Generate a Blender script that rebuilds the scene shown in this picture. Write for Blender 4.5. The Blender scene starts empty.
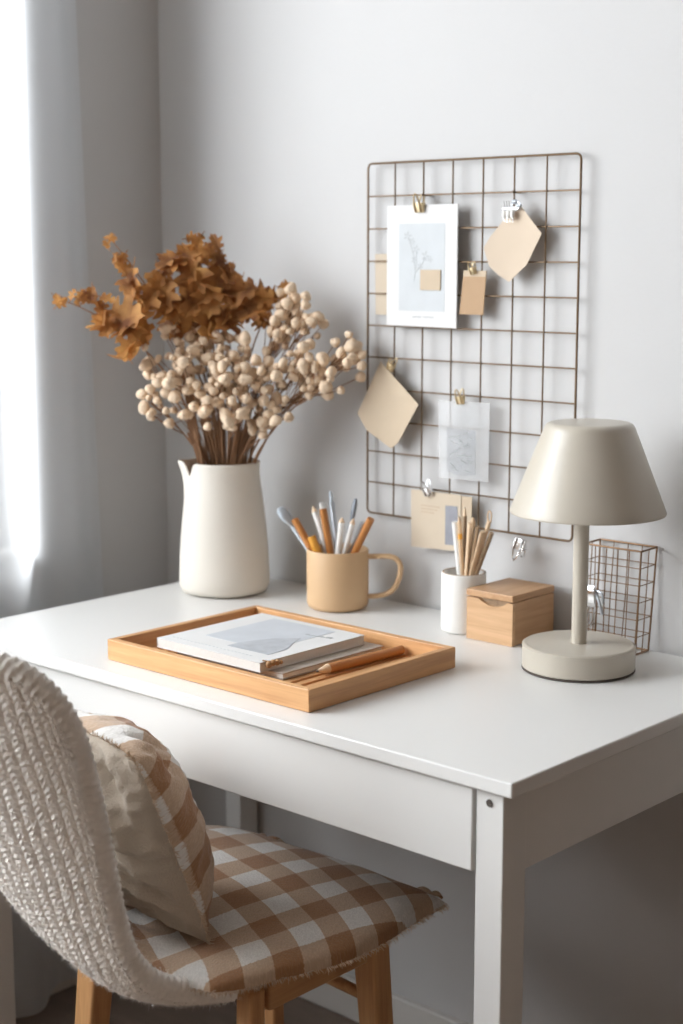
import bpy, math, random
import numpy as np
from math import sin, cos, pi, radians, sqrt, atan2
from mathutils import Vector, Matrix

random.seed(11)
rng = np.random.default_rng(5)
COL = bpy.context.scene.collection
ORG = {}                       # world origin of every object (all parents are unrotated)

# ------------------------------------------------------------------ materials
def nodes_of(m):
    m.use_nodes = True
    nt = m.node_tree
    return nt, nt.nodes['Principled BSDF'], nt.nodes['Material Output']

def mat(name, col, rough=.5, metal=0., var=0., scale=20., bump=0., bscale=200., coat=0., sheen=0., sub=0.):
    m = bpy.data.materials.new(name)
    nt, p, out = nodes_of(m)
    p.inputs['Roughness'].default_value = rough
    p.inputs['Metallic'].default_value = metal
    p.inputs['Coat Weight'].default_value = coat
    p.inputs['Sheen Weight'].default_value = sheen
    tc = nt.nodes.new('ShaderNodeTexCoord')
    ns = nt.nodes.new('ShaderNodeTexNoise'); ns.inputs['Scale'].default_value = scale; ns.inputs['Detail'].default_value = 4
    nt.links.new(tc.outputs['Object'], ns.inputs['Vector'])
    mr = nt.nodes.new('ShaderNodeMix'); mr.data_type = 'RGBA'
    c = np.array(col)
    mr.inputs[6].default_value = (*np.clip(c*(1-var), 0, 1), 1)
    mr.inputs[7].default_value = (*np.clip(c*(1+var), 0, 1), 1)
    nt.links.new(ns.outputs['Fac'], mr.inputs[0])
    nt.links.new(mr.outputs[2], p.inputs['Base Color'])
    if bump:
        n2 = nt.nodes.new('ShaderNodeTexNoise'); n2.inputs['Scale'].default_value = bscale; n2.inputs['Detail'].default_value = 5
        nt.links.new(tc.outputs['Object'], n2.inputs['Vector'])
        b = nt.nodes.new('ShaderNodeBump'); b.inputs['Strength'].default_value = bump; b.inputs['Distance'].default_value = .002
        nt.links.new(n2.outputs['Fac'], b.inputs['Height']); nt.links.new(b.outputs['Normal'], p.inputs['Normal'])
    return m

def wood(name, dark, light, axis='X', scale=1., rough=.45, rings=30.):
    m = bpy.data.materials.new(name)
    nt, p, out = nodes_of(m)
    p.inputs['Roughness'].default_value = rough
    tc = nt.nodes.new('ShaderNodeTexCoord'); mp = nt.nodes.new('ShaderNodeMapping')
    s = [scale*rings]*3; s['XYZ'.index(axis)] = scale*1.6
    mp.inputs['Scale'].default_value = s
    nt.links.new(tc.outputs['Object'], mp.inputs['Vector'])
    n1 = nt.nodes.new('ShaderNodeTexNoise'); n1.inputs['Scale'].default_value = 2.2; n1.inputs['Detail'].default_value = 6
    n1.inputs['Distortion'].default_value = .6
    nt.links.new(mp.outputs['Vector'], n1.inputs['Vector'])
    n2 = nt.nodes.new('ShaderNodeTexNoise'); n2.inputs['Scale'].default_value = 14; n2.inputs['Detail'].default_value = 3
    nt.links.new(mp.outputs['Vector'], n2.inputs['Vector'])
    ad = nt.nodes.new('ShaderNodeMath'); ad.operation = 'MULTIPLY_ADD'; ad.inputs[1].default_value = .35
    nt.links.new(n2.outputs['Fac'], ad.inputs[0]); nt.links.new(n1.outputs['Fac'], ad.inputs[2])
    cr = nt.nodes.new('ShaderNodeValToRGB')
    cr.color_ramp.elements[0].position = .42; cr.color_ramp.elements[0].color = (*dark, 1)
    cr.color_ramp.elements[1].position = .88; cr.color_ramp.elements[1].color = (*light, 1)
    nt.links.new(ad.outputs[0], cr.inputs['Fac']); nt.links.new(cr.outputs['Color'], p.inputs['Base Color'])
    b = nt.nodes.new('ShaderNodeBump'); b.inputs['Strength'].default_value = .12; b.inputs['Distance'].default_value = .001
    nt.links.new(ad.outputs[0], b.inputs['Height']); nt.links.new(b.outputs['Normal'], p.inputs['Normal'])
    return m

M = {}
M['wall'] = mat('wall_paint', (.565, .56, .555), .9, var=.015, scale=3, bump=.12, bscale=120)
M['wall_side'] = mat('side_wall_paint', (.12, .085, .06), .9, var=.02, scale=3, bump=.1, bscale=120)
M['ceil'] = mat('ceiling_paint', (.30, .27, .24), .95)
M['base'] = mat('baseboard_paint', (.66, .64, .61), .5)
M['desk'] = mat('desk_lacquer', (.765, .76, .74), .34, var=.01, scale=5, bump=.03, bscale=60)
M['desk_inner'] = mat('desk_inner_board', (.55, .53, .50), .6)
M['oak'] = wood('tray_oak', (.50, .25, .10), (.74, .43, .20), 'X', 1.)
M['oaky'] = wood('tray_oak_short', (.46, .22, .085), (.70, .39, .175), 'Y', 1.)
M['bamboo'] = wood('bamboo', (.46, .26, .125), (.66, .42, .235), 'X', 1.0)
M['bambooy'] = wood('bamboo_side', (.42, .235, .11), (.58, .35, .19), 'Y', 1.0)
M['beech'] = wood('chair_beech', (.42, .20, .075), (.60, .33, .145), 'Z', 1.)
M['beechy'] = wood('chair_beech_rail', (.42, .20, .075), (.58, .32, .14), 'Y', 1.)
M['lamp'] = mat('lamp_enamel', (.51, .465, .39), .38, var=.01, coat=.15)
M['lampin'] = mat('lamp_inside', (.75, .72, .66), .6)
M['brass'] = mat('brass_wire', (.15, .092, .045), .42, .35, var=.15, scale=60)
M['bronze'] = mat('bronze_wire', (.22, .125, .06), .42, .4, var=.15, scale=60)
M['chrome'] = mat('chrome', (.80, .80, .80), .18, 1.)
M['gold'] = mat('gold_clip', (.72, .58, .36), .3, .9)
M['dark'] = mat('dark_rubber', (.07, .055, .045), .6)
M['jug'] = mat('jug_glaze', (.74, .70, .63), .62, var=.03, scale=12, bump=.25, bscale=28)
M['mug'] = mat('mug_glaze', (.62, .415, .235), .55, var=.02, scale=25, bump=.05)
M['mugin'] = mat('mug_inside', (.55, .34, .17), .6)
M['cup'] = mat('cup_white', (.80, .79, .76), .45)
M['cuprim'] = mat('cup_rim', (.42, .27, .15), .6)
M['paper'] = mat('white_paper', (.69, .685, .675), .8, var=.01)
M['pages'] = mat('page_block', (.76, .74, .70), .85, var=.06, scale=300)
M['kraft'] = mat('kraft_paper', (.45, .30, .18), .85, var=.05, scale=60)
M['kraftpale'] = mat('pale_kraft_paper', (.55, .445, .325), .85, var=.03, scale=60)
M['kraftcard'] = mat('beige_card', (.58, .49, .38), .85, var=.03, scale=60)
M['blush'] = mat('blush_paper', (.62, .51, .395), .85, var=.02, scale=30)
M['art'] = mat('art_bluegrey', (.56, .585, .60), .85, var=.10, scale=22)
M['photo'] = mat('cover_grey', (.55, .575, .61), .6, var=.12, scale=25)
M['photo2'] = mat('cover_dark_grey', (.44, .46, .49), .6, var=.25, scale=60)
M['ink'] = mat('ink_grey', (.30, .31, .33), .8)
M['inkpale'] = mat('ink_pale', (.47, .49, .50), .8)
M['cardphoto'] = mat('slate_photo', (.28, .285, .32), .7, var=.3, scale=60)
M['taupe'] = mat('taupe_cover', (.42, .36, .31), .6, var=.05)
M['pencil'] = mat('pencil_orange', (.46, .185, .045), .4, var=.06)
M['pencilwood'] = wood('pencil_wood', (.62, .43, .26), (.76, .58, .40), 'Z', 2.)
M['stickdark'] = wood('dark_stick', (.22, .14, .08), (.36, .25, .15), 'Z', 2.)
M['lead'] = mat('graphite', (.10, .10, .10), .4)
M['steel'] = mat('brushed_steel', (.50, .53, .57), .35, .8)
M['bluegrey'] = mat('bluegrey_plastic', (.50, .56, .62), .4)
M['darkgrey'] = mat('dark_grey_metal', (.21, .23, .26), .4, .3)
M['whiteplastic'] = mat('white_plastic', (.80, .79, .76), .4)
M['amber'] = mat('amber_band', (.75, .36, .05), .4)
M['pod'] = mat('dried_pod', (.74, .58, .42), .9, var=.14, scale=70, bump=.5, bscale=180)
M['stem'] = mat('dried_stem', (.27, .145, .075), .85, var=.2, scale=90)
M['twig'] = mat('leaf_twig', (.33, .16, .07), .8, var=.2, scale=90)
M['shell'] = mat('shell_plastic', (.62, .58, .52), .5)
M['beads'] = mat('brown_cord', (.42, .24, .11), .6, var=.25, scale=200)
M['floor'] = wood('floor_boards', (.15, .11, .085), (.23, .175, .14), 'X', .6, rough=.55, rings=8)

def leaf_mat():
    m = bpy.data.materials.new('autumn_leaf')
    nt, p, out = nodes_of(m)
    p.inputs['Roughness'].default_value = .7
    tc = nt.nodes.new('ShaderNodeTexCoord')
    ns = nt.nodes.new('ShaderNodeTexNoise'); ns.inputs['Scale'].default_value = 26; ns.inputs['Detail'].default_value = 3
    nt.links.new(tc.outputs['Object'], ns.inputs['Vector'])
    cr = nt.nodes.new('ShaderNodeValToRGB')
    e = cr.color_ramp.elements
    e[0].position = .33; e[0].color = (.27, .11, .045, 1)
    e[1].position = .70; e[1].color = (.74, .42, .14, 1)
    k = e.new(.5); k.color = (.55, .27, .09, 1)
    nt.links.new(ns.outputs['Fac'], cr.inputs['Fac'])
    nt.links.new(cr.outputs['Color'], p.inputs['Base Color'])
    tr = nt.nodes.new('ShaderNodeBsdfTranslucent'); nt.links.new(cr.outputs['Color'], tr.inputs['Color'])
    mx = nt.nodes.new('ShaderNodeMixShader'); mx.inputs[0].default_value = .5
    nt.links.new(p.outputs[0], mx.inputs[1]); nt.links.new(tr.outputs[0], mx.inputs[2])
    nt.links.new(mx.outputs[0], out.inputs['Surface'])
    return m
M['leaf'] = leaf_mat()

def sheer_mat(name, col, transp, transl):
    m = bpy.data.materials.new(name)
    nt, p, out = nodes_of(m)
    p.inputs['Base Color'].default_value = (*col, 1); p.inputs['Roughness'].default_value = .9
    tr = nt.nodes.new('ShaderNodeBsdfTranslucent'); tr.inputs['Color'].default_value = (*col, 1)
    tp = nt.nodes.new('ShaderNodeBsdfTransparent')
    a = nt.nodes.new('ShaderNodeMixShader'); a.inputs[0].default_value = transl
    b = nt.nodes.new('ShaderNodeMixShader'); b.inputs[0].default_value = transp
    nt.links.new(p.outputs[0], a.inputs[1]); nt.links.new(tr.outputs[0], a.inputs[2])
    nt.links.new(a.outputs[0], b.inputs[1]); nt.links.new(tp.outputs[0], b.inputs[2])
    nt.links.new(b.outputs[0], out.inputs['Surface'])
    return m
M['sheer'] = sheer_mat('sheer_curtain', (.80, .82, .84), .22, .58)
M['vellum'] = sheer_mat('vellum', (.84, .85, .86), .62, .35)

def glass_mat():
    m = bpy.data.materials.new('window_glass')
    nt, p, out = nodes_of(m)
    tp = nt.nodes.new('ShaderNodeBsdfTransparent'); gl = nt.nodes.new('ShaderNodeBsdfGlossy'); gl.inputs['Roughness'].default_value = .02
    mx = nt.nodes.new('ShaderNodeMixShader'); mx.inputs[0].default_value = .06
    nt.links.new(tp.outputs[0], mx.inputs[1]); nt.links.new(gl.outputs[0], mx.inputs[2])
    nt.links.new(mx.outputs[0], out.inputs['Surface'])
    return m
M['glass'] = glass_mat()

def gingham_mat(name):
    # UV: white squares are centred on whole numbers
    m = bpy.data.materials.new(name)
    nt, p, out = nodes_of(m)
    p.inputs['Roughness'].default_value = .95; p.inputs['Sheen Weight'].default_value = .25
    uv = nt.nodes.new('ShaderNodeUVMap'); sp = nt.nodes.new('ShaderNodeSeparateXYZ')
    dn = nt.nodes.new('ShaderNodeTexNoise'); dn.inputs['Scale'].default_value = 40; dn.inputs['Detail'].default_value = 2
    nt.links.new(uv.outputs[0], dn.inputs['Vector'])
    va = nt.nodes.new('ShaderNodeVectorMath'); va.operation = 'MULTIPLY_ADD'
    va.inputs[1].default_value = (.05, .05, 0)
    nt.links.new(dn.outputs['Color'], va.inputs[0]); nt.links.new(uv.outputs[0], va.inputs[2])
    nt.links.new(va.outputs[0], sp.inputs[0])
    outs = []
    for ax in (0, 1):
        a = nt.nodes.new('ShaderNodeMath'); a.operation = 'ADD'; a.inputs[1].default_value = 100.25-.025
        nt.links.new(sp.outputs[ax], a.inputs[0])
        f = nt.nodes.new('ShaderNodeMath'); f.operation = 'FRACT'; nt.links.new(a.outputs[0], f.inputs[0])
        g = nt.nodes.new('ShaderNodeMath'); g.operation = 'GREATER_THAN'; g.inputs[1].default_value = .5
        nt.links.new(f.outputs[0], g.inputs[0]); outs.append(g)
    s = nt.nodes.new('ShaderNodeMath'); s.operation = 'ADD'
    nt.links.new(outs[0].outputs[0], s.inputs[0]); nt.links.new(outs[1].outputs[0], s.inputs[1])
    h = nt.nodes.new('ShaderNodeMath'); h.operation = 'MULTIPLY'; h.inputs[1].default_value = .5
    nt.links.new(s.outputs[0], h.inputs[0])
    cr = nt.nodes.new('ShaderNodeValToRGB'); cr.color_ramp.interpolation = 'CONSTANT'
    e = cr.color_ramp.elements
    e[0].position = 0; e[0].color = (.80, .775, .74, 1)
    e[1].position = .75; e[1].color = (.36, .175, .075, 1)
    k = e.new(.25); k.color = (.55, .385, .26, 1)
    nt.links.new(h.outputs[0], cr.inputs['Fac'])
    # weave grain
    w1 = nt.nodes.new('ShaderNodeTexVoronoi'); w1.inputs['Scale'].default_value = 34
    nt.links.new(uv.outputs[0], w1.inputs['Vector'])
    mx = nt.nodes.new('ShaderNodeMix'); mx.data_type = 'RGBA'; mx.blend_type = 'MULTIPLY'; mx.inputs[0].default_value = .35
    c2 = nt.nodes.new('ShaderNodeValToRGB'); c2.color_ramp.elements[0].color = (1.1, 1.1, 1.1, 1); c2.color_ramp.elements[1].color = (.62, .60, .58, 1)
    c2.color_ramp.elements[1].position = .7
    nt.links.new(w1.outputs['Distance'], c2.inputs['Fac'])
    nt.links.new(cr.outputs['Color'], mx.inputs[6]); nt.links.new(c2.outputs['Color'], mx.inputs[7])
    nt.links.new(mx.outputs[2], p.inputs['Base Color'])
    b = nt.nodes.new('ShaderNodeBump'); b.inputs['Strength'].default_value = .5; b.inputs['Distance'].default_value = .0015; b.invert = True
    nt.links.new(w1.outputs['Distance'], b.inputs['Height']); nt.links.new(b.outputs['Normal'], p.inputs['Normal'])
    return m
M['gingham'] = gingham_mat('gingham_cloth')
M['linen'] = mat('linen_cloth', (.47, .40, .325), 1.0, var=.08, scale=50, bump=.9, bscale=420, sheen=.2)
M['fringe'] = mat('fringe_thread', (.60, .47, .35), .95, var=.25, scale=120)
M['wool'] = mat('cream_wool', (.86, .81, .75), 1.0, var=.10, scale=150, bump=.3, bscale=600, sheen=.4)

# ------------------------------------------------------------------ mesh builder (world coordinates)
class MB:
    def __init__(s): s.v = []; s.f = []; s.uv = None
    def add(s, vs, fs):
        o = len(s.v); s.v += [tuple(map(float, q)) for q in vs]; s.f += [tuple(i+o for i in f) for f in fs]; return s
    def box(s, a, b):
        x0, y0, z0 = a; x1, y1, z1 = b
        return s.add([(x0,y0,z0),(x1,y0,z0),(x1,y1,z0),(x0,y1,z0),(x0,y0,z1),(x1,y0,z1),(x1,y1,z1),(x0,y1,z1)],
                     [(0,3,2,1),(4,5,6,7),(0,1,5,4),(1,2,6,5),(2,3,7,6),(3,0,4,7)])
    def tube(s, pts, r, n=8, caps=True, flat=1., closed=False):
        pts = [Vector(p) for p in pts]; N = len(pts)
        rs = r if isinstance(r, (list, tuple)) else [r]*N
        vs = []; up = None
        for i, p in enumerate(pts):
            if closed: t = pts[(i+1) % N]-pts[i-1]
            else: t = pts[min(i+1, N-1)]-pts[max(i-1, 0)]
            t.normalize()
            if up is None:
                up = t.orthogonal().normalized() if abs(t.z) > .95 else Vector((0,0,1))
            a = (up - t*up.dot(t)).normalized(); b = t.cross(a); up = a
            for k in range(n):
                an = 2*pi*k/n
                vs.append(p + (a*cos(an)*flat + b*sin(an))*rs[i])
        fs = []
        for i in range(N if closed else N-1):
            j = (i+1) % N
            for k in range(n):
                fs.append((i*n+k, i*n+(k+1)%n, j*n+(k+1)%n, j*n+k))
        if caps and not closed:
            fs.append(tuple(range(n-1, -1, -1))); fs.append(tuple((N-1)*n+k for k in range(n)))
        return s.add(vs, fs)
    def lathe(s, c, prof, n=64, fn=None):
        vs = []; cx, cy = c
        for (r, z) in prof:
            for k in range(n):
                a = 2*pi*k/n
                rr, zz = (r, z) if fn is None else fn(r, z, a)
                vs.append((cx+rr*cos(a), cy+rr*sin(a), zz))
        fs = []
        for i in range(len(prof)-1):
            for k in range(n):
                fs.append((i*n+k, i*n+(k+1)%n, (i+1)*n+(k+1)%n, (i+1)*n+k))
        if prof[0][0] > 1e-6: fs.append(tuple(range(n-1, -1, -1)))
        if prof[-1][0] > 1e-6: fs.append(tuple((len(prof)-1)*n+k for k in range(n)))
        return s.add(vs, fs)
    def prism(s, poly, y0, y1):                       # poly in (x, z), extruded along y
        n = len(poly)
        vs = [(x, y0, z) for x, z in poly]+[(x, y1, z) for x, z in poly]
        fs = [tuple(range(n)), tuple(range(2*n-1, n-1, -1))]
        fs += [(i, n+i, n+(i+1)%n, (i+1)%n) for i in range(n)]
        return s.add(vs, fs)
    def grid(s, P):                                   # P array (n, m, 3)
        n, m = P.shape[:2]
        return s.add(P.reshape(-1, 3), [(i*m+j, i*m+j+1, (i+1)*m+j+1, (i+1)*m+j) for i in range(n-1) for j in range(m-1)])
    def ball(s, c, r, sq=(1,1,1), n=10, m=7):
        vs = []; fs = []
        for i in range(m+1):
            t = pi*i/m
            for k in range(n):
                a = 2*pi*k/n
                vs.append((c[0]+r*sq[0]*sin(t)*cos(a), c[1]+r*sq[1]*sin(t)*sin(a), c[2]+r*sq[2]*cos(t)))
        for i in range(m):
            for k in range(n):
                fs.append((i*n+k, (i+1)*n+k, (i+1)*n+(k+1)%n, i*n+(k+1)%n))
        return s.add(vs, fs)

def obj(name, mb, m, parent=None, bevel=0., smooth=True, seg=2, angle=40, subsurf=0):
    me = bpy.data.meshes.new(name)
    o = bpy.data.objects.new(name, me); COL.objects.link(o)
    base = ORG.get(parent, Vector((0,0,0))) if parent else None
    if parent is None:                                # a thing of one mesh: origin at its base centre
        A = np.array(mb.v); lo, hi = A.min(0), A.max(0)
        base = Vector(((lo[0]+hi[0])/2, (lo[1]+hi[1])/2, lo[2])); o.location = base
    else:
        o.parent = parent
    ORG[o] = base
    V = np.array(mb.v)-np.array(base)
    me.from_pydata([tuple(q) for q in V], [], mb.f); me.validate(); me.update()
    if smooth:
        me.polygons.foreach_set('use_smooth', [True]*len(me.polygons))
        if hasattr(me, 'set_sharp_from_angle'): me.set_sharp_from_angle(angle=radians(angle))
    if mb.uv is not None:
        ul = me.uv_layers.new(name='UVMap')
        idx = np.zeros(len(me.loops), dtype=np.int64); me.loops.foreach_get('vertex_index', idx)
        ul.data.foreach_set('uv', np.asarray(mb.uv, dtype=np.float32)[idx].reshape(-1))
    if m: me.materials.append(m)
    if bevel:
        md = o.modifiers.new('bevel', 'BEVEL'); md.width = bevel; md.segments = seg; md.limit_method = 'ANGLE'; md.angle_limit = radians(35)
    if subsurf:
        md = o.modifiers.new('sub', 'SUBSURF'); md.levels = subsurf; md.render_levels = subsurf
    return o

def tag(o, label=None, cat=None, group=None, kind=None):
    if label: o['label'] = label
    if cat: o['category'] = cat
    if group: o['group'] = group
    if kind: o['kind'] = kind
    return o

def thing(name, loc, label, cat, group=None):
    o = bpy.data.objects.new(name, None); COL.objects.link(o)
    o.location = loc; o.empty_display_size = .03; ORG[o] = Vector(loc)
    return tag(o, label, cat, group)

def struct(name, mb, m, parent=None, **k):
    o = obj(name, mb, m, parent, **k)
    if parent is None: o['kind'] = 'structure'
    return o

# ------------------------------------------------------------------ the room
XL, XR, YF, ZC = -.505, 1.95, -4.3, 2.62
WY0, WY1, WZ0, WZ1 = -4.05, -.335, .80, 2.40          # window opening in the left wall
b = MB(); b.box((XL-.2, 0, -.05), (XR+.2, .15, ZC+.05)); struct('wall_back', b, M['wall'])
b = MB()
b.box((XL-.15, WY1, 0), (XL, 0, ZC)); b.box((XL-.15, YF, 0), (XL, WY0, ZC))
b.box((XL-.15, WY0, 0), (XL, WY1, WZ0)); b.box((XL-.15, WY0, WZ1), (XL, WY1, ZC))
struct('wall_left', b, M['wall'], smooth=False)
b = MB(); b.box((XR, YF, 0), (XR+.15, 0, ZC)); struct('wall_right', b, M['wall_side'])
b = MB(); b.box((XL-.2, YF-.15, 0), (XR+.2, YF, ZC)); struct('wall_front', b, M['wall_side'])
b = MB(); b.box((1.02, -.035, .001), (1.94, -.001, 2.10))
for za, zb_ in ((.12, .95), (1.07, 1.98)):
    b.box((1.12, -.042, za), (1.84, -.035, zb_))
struct('added_bounce_blocker', b, mat('bounce_blocker_dark', (.07, .045, .03), .5), bevel=.004)  # door-shaped panel added out of view, dark to cut wall bounce onto the desk
b = MB(); b.box((XL-.2, YF-.15, -.08), (XR+.2, .15, 0)); struct('floor', b, M['floor'])
b = MB(); b.box((XL-.2, YF-.15, ZC), (XR+.2, .15, ZC+.1)); struct('ceiling', b, M['ceil'])
b = MB(); b.box((XL, -.014, 0), (1.0, 0, .075)); struct('baseboard_back', b, M['base'], bevel=.003)
b = MB(); b.box((XL, YF, 0), (XL+.014, -.014, .075)); struct('baseboard_left', b, M['base'], bevel=.003)
w = bpy.data.objects.new('window_1', None); COL.objects.link(w); w.location = (XL-.08, (WY0+WY1)/2, WZ0)
w['kind'] = 'structure'; ORG[w] = Vector(w.location)
b = MB(); x0, x1 = XL-.11, XL-.05; t = .05
b.box((x0, WY0, WZ0), (x1, WY1, WZ0+t)); b.box((x0, WY0, WZ1-t), (x1, WY1, WZ1))
for yy in (WY0, (WY0+WY1)/2-t/2, WY1-t): b.box((x0, yy, WZ0+t), (x1, yy+t, WZ1-t))
obj('window_frame', b, M['base'], w, smooth=False)
b = MB(); b.box((x0+.028, WY0+t, WZ0+t), (x0+.032, WY1-t, WZ1-t)); obj('pane', b, M['glass'], w, smooth=False)
b = MB(); b.box((XL-.05, WY0+.002, WZ0), (XL+.02, WY1-.002, WZ0+.012)); obj('window_sill', b, M['base'], w, bevel=.003)

# ------------------------------------------------------------------ curtain
def curtain():
    ny, nz = 620, 40
    Y = np.linspace(-4.25, -.175, ny); Z = np.linspace(.02, 2.6, nz)
    P = np.zeros((nz, ny, 3))
    for i, z in enumerate(Z):
        k = (2.6-z)/2.6
        s = Y
        amp = .010+.007*k
        x = XL+.040+amp*np.sin(s*44+1.1*np.sin(s*7)+k*.9)+amp*1.5*np.sin(s*19+2.4+k*.6)
        P[i, :, 0] = x; P[i, :, 1] = Y+(.030*k-.045*(1-k))*np.exp((Y+.175)*2.5) ; P[i, :, 2] = z
    mb = MB().grid(P)
    o = obj('curtain', mb, M['sheer'])
    tag(o, 'white sheer floor-length curtain hanging in soft folds over the window', 'curtain')
curtain()

# ------------------------------------------------------------------ desk
T = .75
desk = thing('desk', (.1975, -.30, 0), 'white lacquered desk with a wide shallow drawer, standing against the wall', 'desk')
b = MB(); b.box((-.322, -.598, T-.0176), (.717, -.004, T)); obj('desktop', b, M['desk'], desk, bevel=.0022, seg=3)
for (xa, xb) in ((-.302, -.265), (.660, .697)):
    for (ya, yb) in ((-.585, -.542), (-.052, -.009)):
        b = MB(); b.box((xa, ya, 0), (xb, yb, T-.0178)); lg = obj('leg', b, M['desk'], desk, bevel=.0015)
        if ya < -.5 and xa > 0:
            c = MB()
            c.tube([(.6786, ya-.0012, .7162), (.6786, ya+.002, .7162)], .0045, 16)
            sc_ = obj('screw', c, M['chrome'], lg); sc_['label'] = 'small chrome screw head'
for xa in (-.299, .677):
    b = MB(); b.box((xa, -.542, .632), (xa+.018, -.052, T-.0178)); obj('side_apron', b, M['desk'], desk, bevel=.001)
b = MB(); b.box((-.265, -.030, .632), (.660, -.012, T-.0178)); obj('back_apron', b, M['desk'], desk, bevel=.001)
dr = obj('drawer', MB().box((-.2625, -.588, .6328), (.6570, -.570, .7285)), M['desk'], desk, bevel=.0015)
b = MB(); b.box((-.255, -.570, .642), (.650, -.562, .722)); b.box((-.255, -.562, .642), (-.245, -.15, .70)); b.box((.640, -.562, .642), (.650, -.15, .70)); b.box((-.245, -.158, .642), (.640, -.15, .70)); b.box((-.245, -.562, .642), (.640, -.158, .648))
obj('drawer_box', b, M['desk_inner'], dr, smooth=False)

# ------------------------------------------------------------------ wooden tray
tray = thing('serving_tray', (.19, -.405, T), 'oak tray with mitred raised edges and a ribbed base on the desk', 'tray')
TX0, TX1, TY0, TY1, TZ0, TZ1 = -.003, .380, -.5545, -.266, T+.0005, T+.0295
w_ = .011
def mitre(ax):
    mb = MB()
    if ax in ('f', 'b'):
        y0, y1 = (TY0, TY0+w_) if ax == 'f' else (TY1, TY1-w_)
        vs = [(TX0, y0, TZ0), (TX1, y0, TZ0), (TX1-w_, y1, TZ0), (TX0+w_, y1, TZ0)]
    else:
        x0, x1 = (TX0, TX0+w_) if ax == 'l' else (TX1, TX1-w_)
        vs = [(x0, TY0, TZ0), (x0, TY1, TZ0), (x1, TY1-w_, TZ0), (x1, TY0+w_, TZ0)]
    vs += [(x, y, TZ1) for x, y, z in vs]
    mb.add(vs, [(0,1,2,3),(4,7,6,5),(0,4,5,1),(1,5,6,2),(2,6,7,3),(3,7,4,0)])
    return mb
for ax in 'fblr':
    obj('tray_side', mitre(ax), M['oak'] if ax in 'fb' else M['oaky'], tray, bevel=.0012, smooth=False)
b = MB(); b.box((TX0+w_, TY0+w_, TZ0), (TX1-w_, TY1-w_, TZ0+.003))
k = TX0+w_+.004
while k < TX1-w_-.012:
    b.box((k, TY0+w_, TZ0+.003), (k+.011, TY1-w_, TZ0+.0068)); k += .0185
obj('ribbed_base', b, M['oaky'], tray, smooth=False)
FZ = TZ0+.0072                                       # top of the ribs

# booklet, magazine, pencil in the tray
bk = thing('sketchbook', (.15, -.39, FZ), 'thin taupe sketchbook under the white magazine in the tray', 'book')
b = MB(); b.box((.066, -.488, FZ), (.270, -.288, FZ+.0018)); b.box((.066, -.488, FZ+.0074), (.270, -.288, FZ+.009)); obj('cover', b, M['taupe'], bk, bevel=.0004)
b = MB(); b.box((.068, -.486, FZ+.0018), (.2685, -.290, FZ+.0074)); obj('page_block', b, M['pages'], bk, smooth=False)
mz0 = FZ+.0092; mz1 = mz0+.0135
mg = thing('magazine', (.147, -.40, mz0), 'thick white magazine with a grey photo on its cover lying in the tray', 'magazine')
MX0, MX1, MY0, MY1 = .0445, .247, -.506, -.301
b = MB(); b.box((MX0, MY0, mz1-.0012), (MX1, MY1, mz1)); b.box((MX0, MY0, mz0), (MX1, MY1, mz0+.0012)); b.box((MX0, MY0, mz0+.0012), (MX0+.001, MY1, mz1-.0012))
obj('cover', b, M['paper'], mg, bevel=.0004)
b = MB()
for i in range(9):
    z = mz0+.0012+i*(.0111/9); j = random.uniform(0, .0012)
    b.box((MX0+.001, MY0+.0005+j*.5, z), (MX1-.0006-j, MY1-.0008, z+.0111/9-.0001))
obj('page_block', b, M['pages'], mg, smooth=False)
def flat(poly, z, th=.0003):
    n = len(poly); mb = MB()
    vs = [(x, y, z) for x, y in poly]+[(x, y, z+th) for x, y in poly]
    return mb.add(vs, [tuple(range(n-1, -1, -1)), tuple(range(n, 2*n))]+[(i, (i+1)%n, n+(i+1)%n, n+i) for i in range(n)])
obj('cover_photo', flat([(.084, -.452), (.205, -.452), (.205, -.315), (.084, -.315)], mz1), M['photo'], mg, smooth=False)
b = flat([(.150, -.472), (.226, -.470), (.224, -.432), (.205, -.400), (.196, -.376), (.170, -.400), (.158, -.425), (.150, -.450)], mz1+.0003)
pd = obj('cover_photo', b, M['photo2'], mg, smooth=False)
b = MB()
for i in range(9):
    x = .186+i*.0047; h = random.uniform(.002, .006)
    b.box((x, -.357+i*.0008, mz1+.0004), (x+.0032, -.357+i*.0008+h, mz1+.0008))
obj('cover_text', b, M['inkpale'], mg, smooth=False); b = MB()
for i in range(22):
    x = .058+i*.0072
    b.box((x, -.4885, mz1), (x+.0045, -.4872, mz1+.0003))
obj('cover_text', b, M['inkpale'], mg, smooth=False)
b = MB()
for i, (dy, dz, r) in enumerate(((0, 0, .0045), (.008, .001, .0042), (.016, 0, .004), (.023, -.001, .0028))):
    b.ball((MX1+.0035, MY0+.012+dy, mz1-.004+dz), r, (1, 1, 1.05))
b.tube([(MX1-.004, MY0+.008, mz1+.001), (MX1+.002, MY0+.012, mz1), (MX1+.004, MY0+.024, mz1-.003), (MX1+.002, MY0+.036, mz1-.006)], .001, 6)
cd = obj('bookmark_cord', b, M['beads'], mg); cd['label'] = 'small brown knotted cord'

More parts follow.
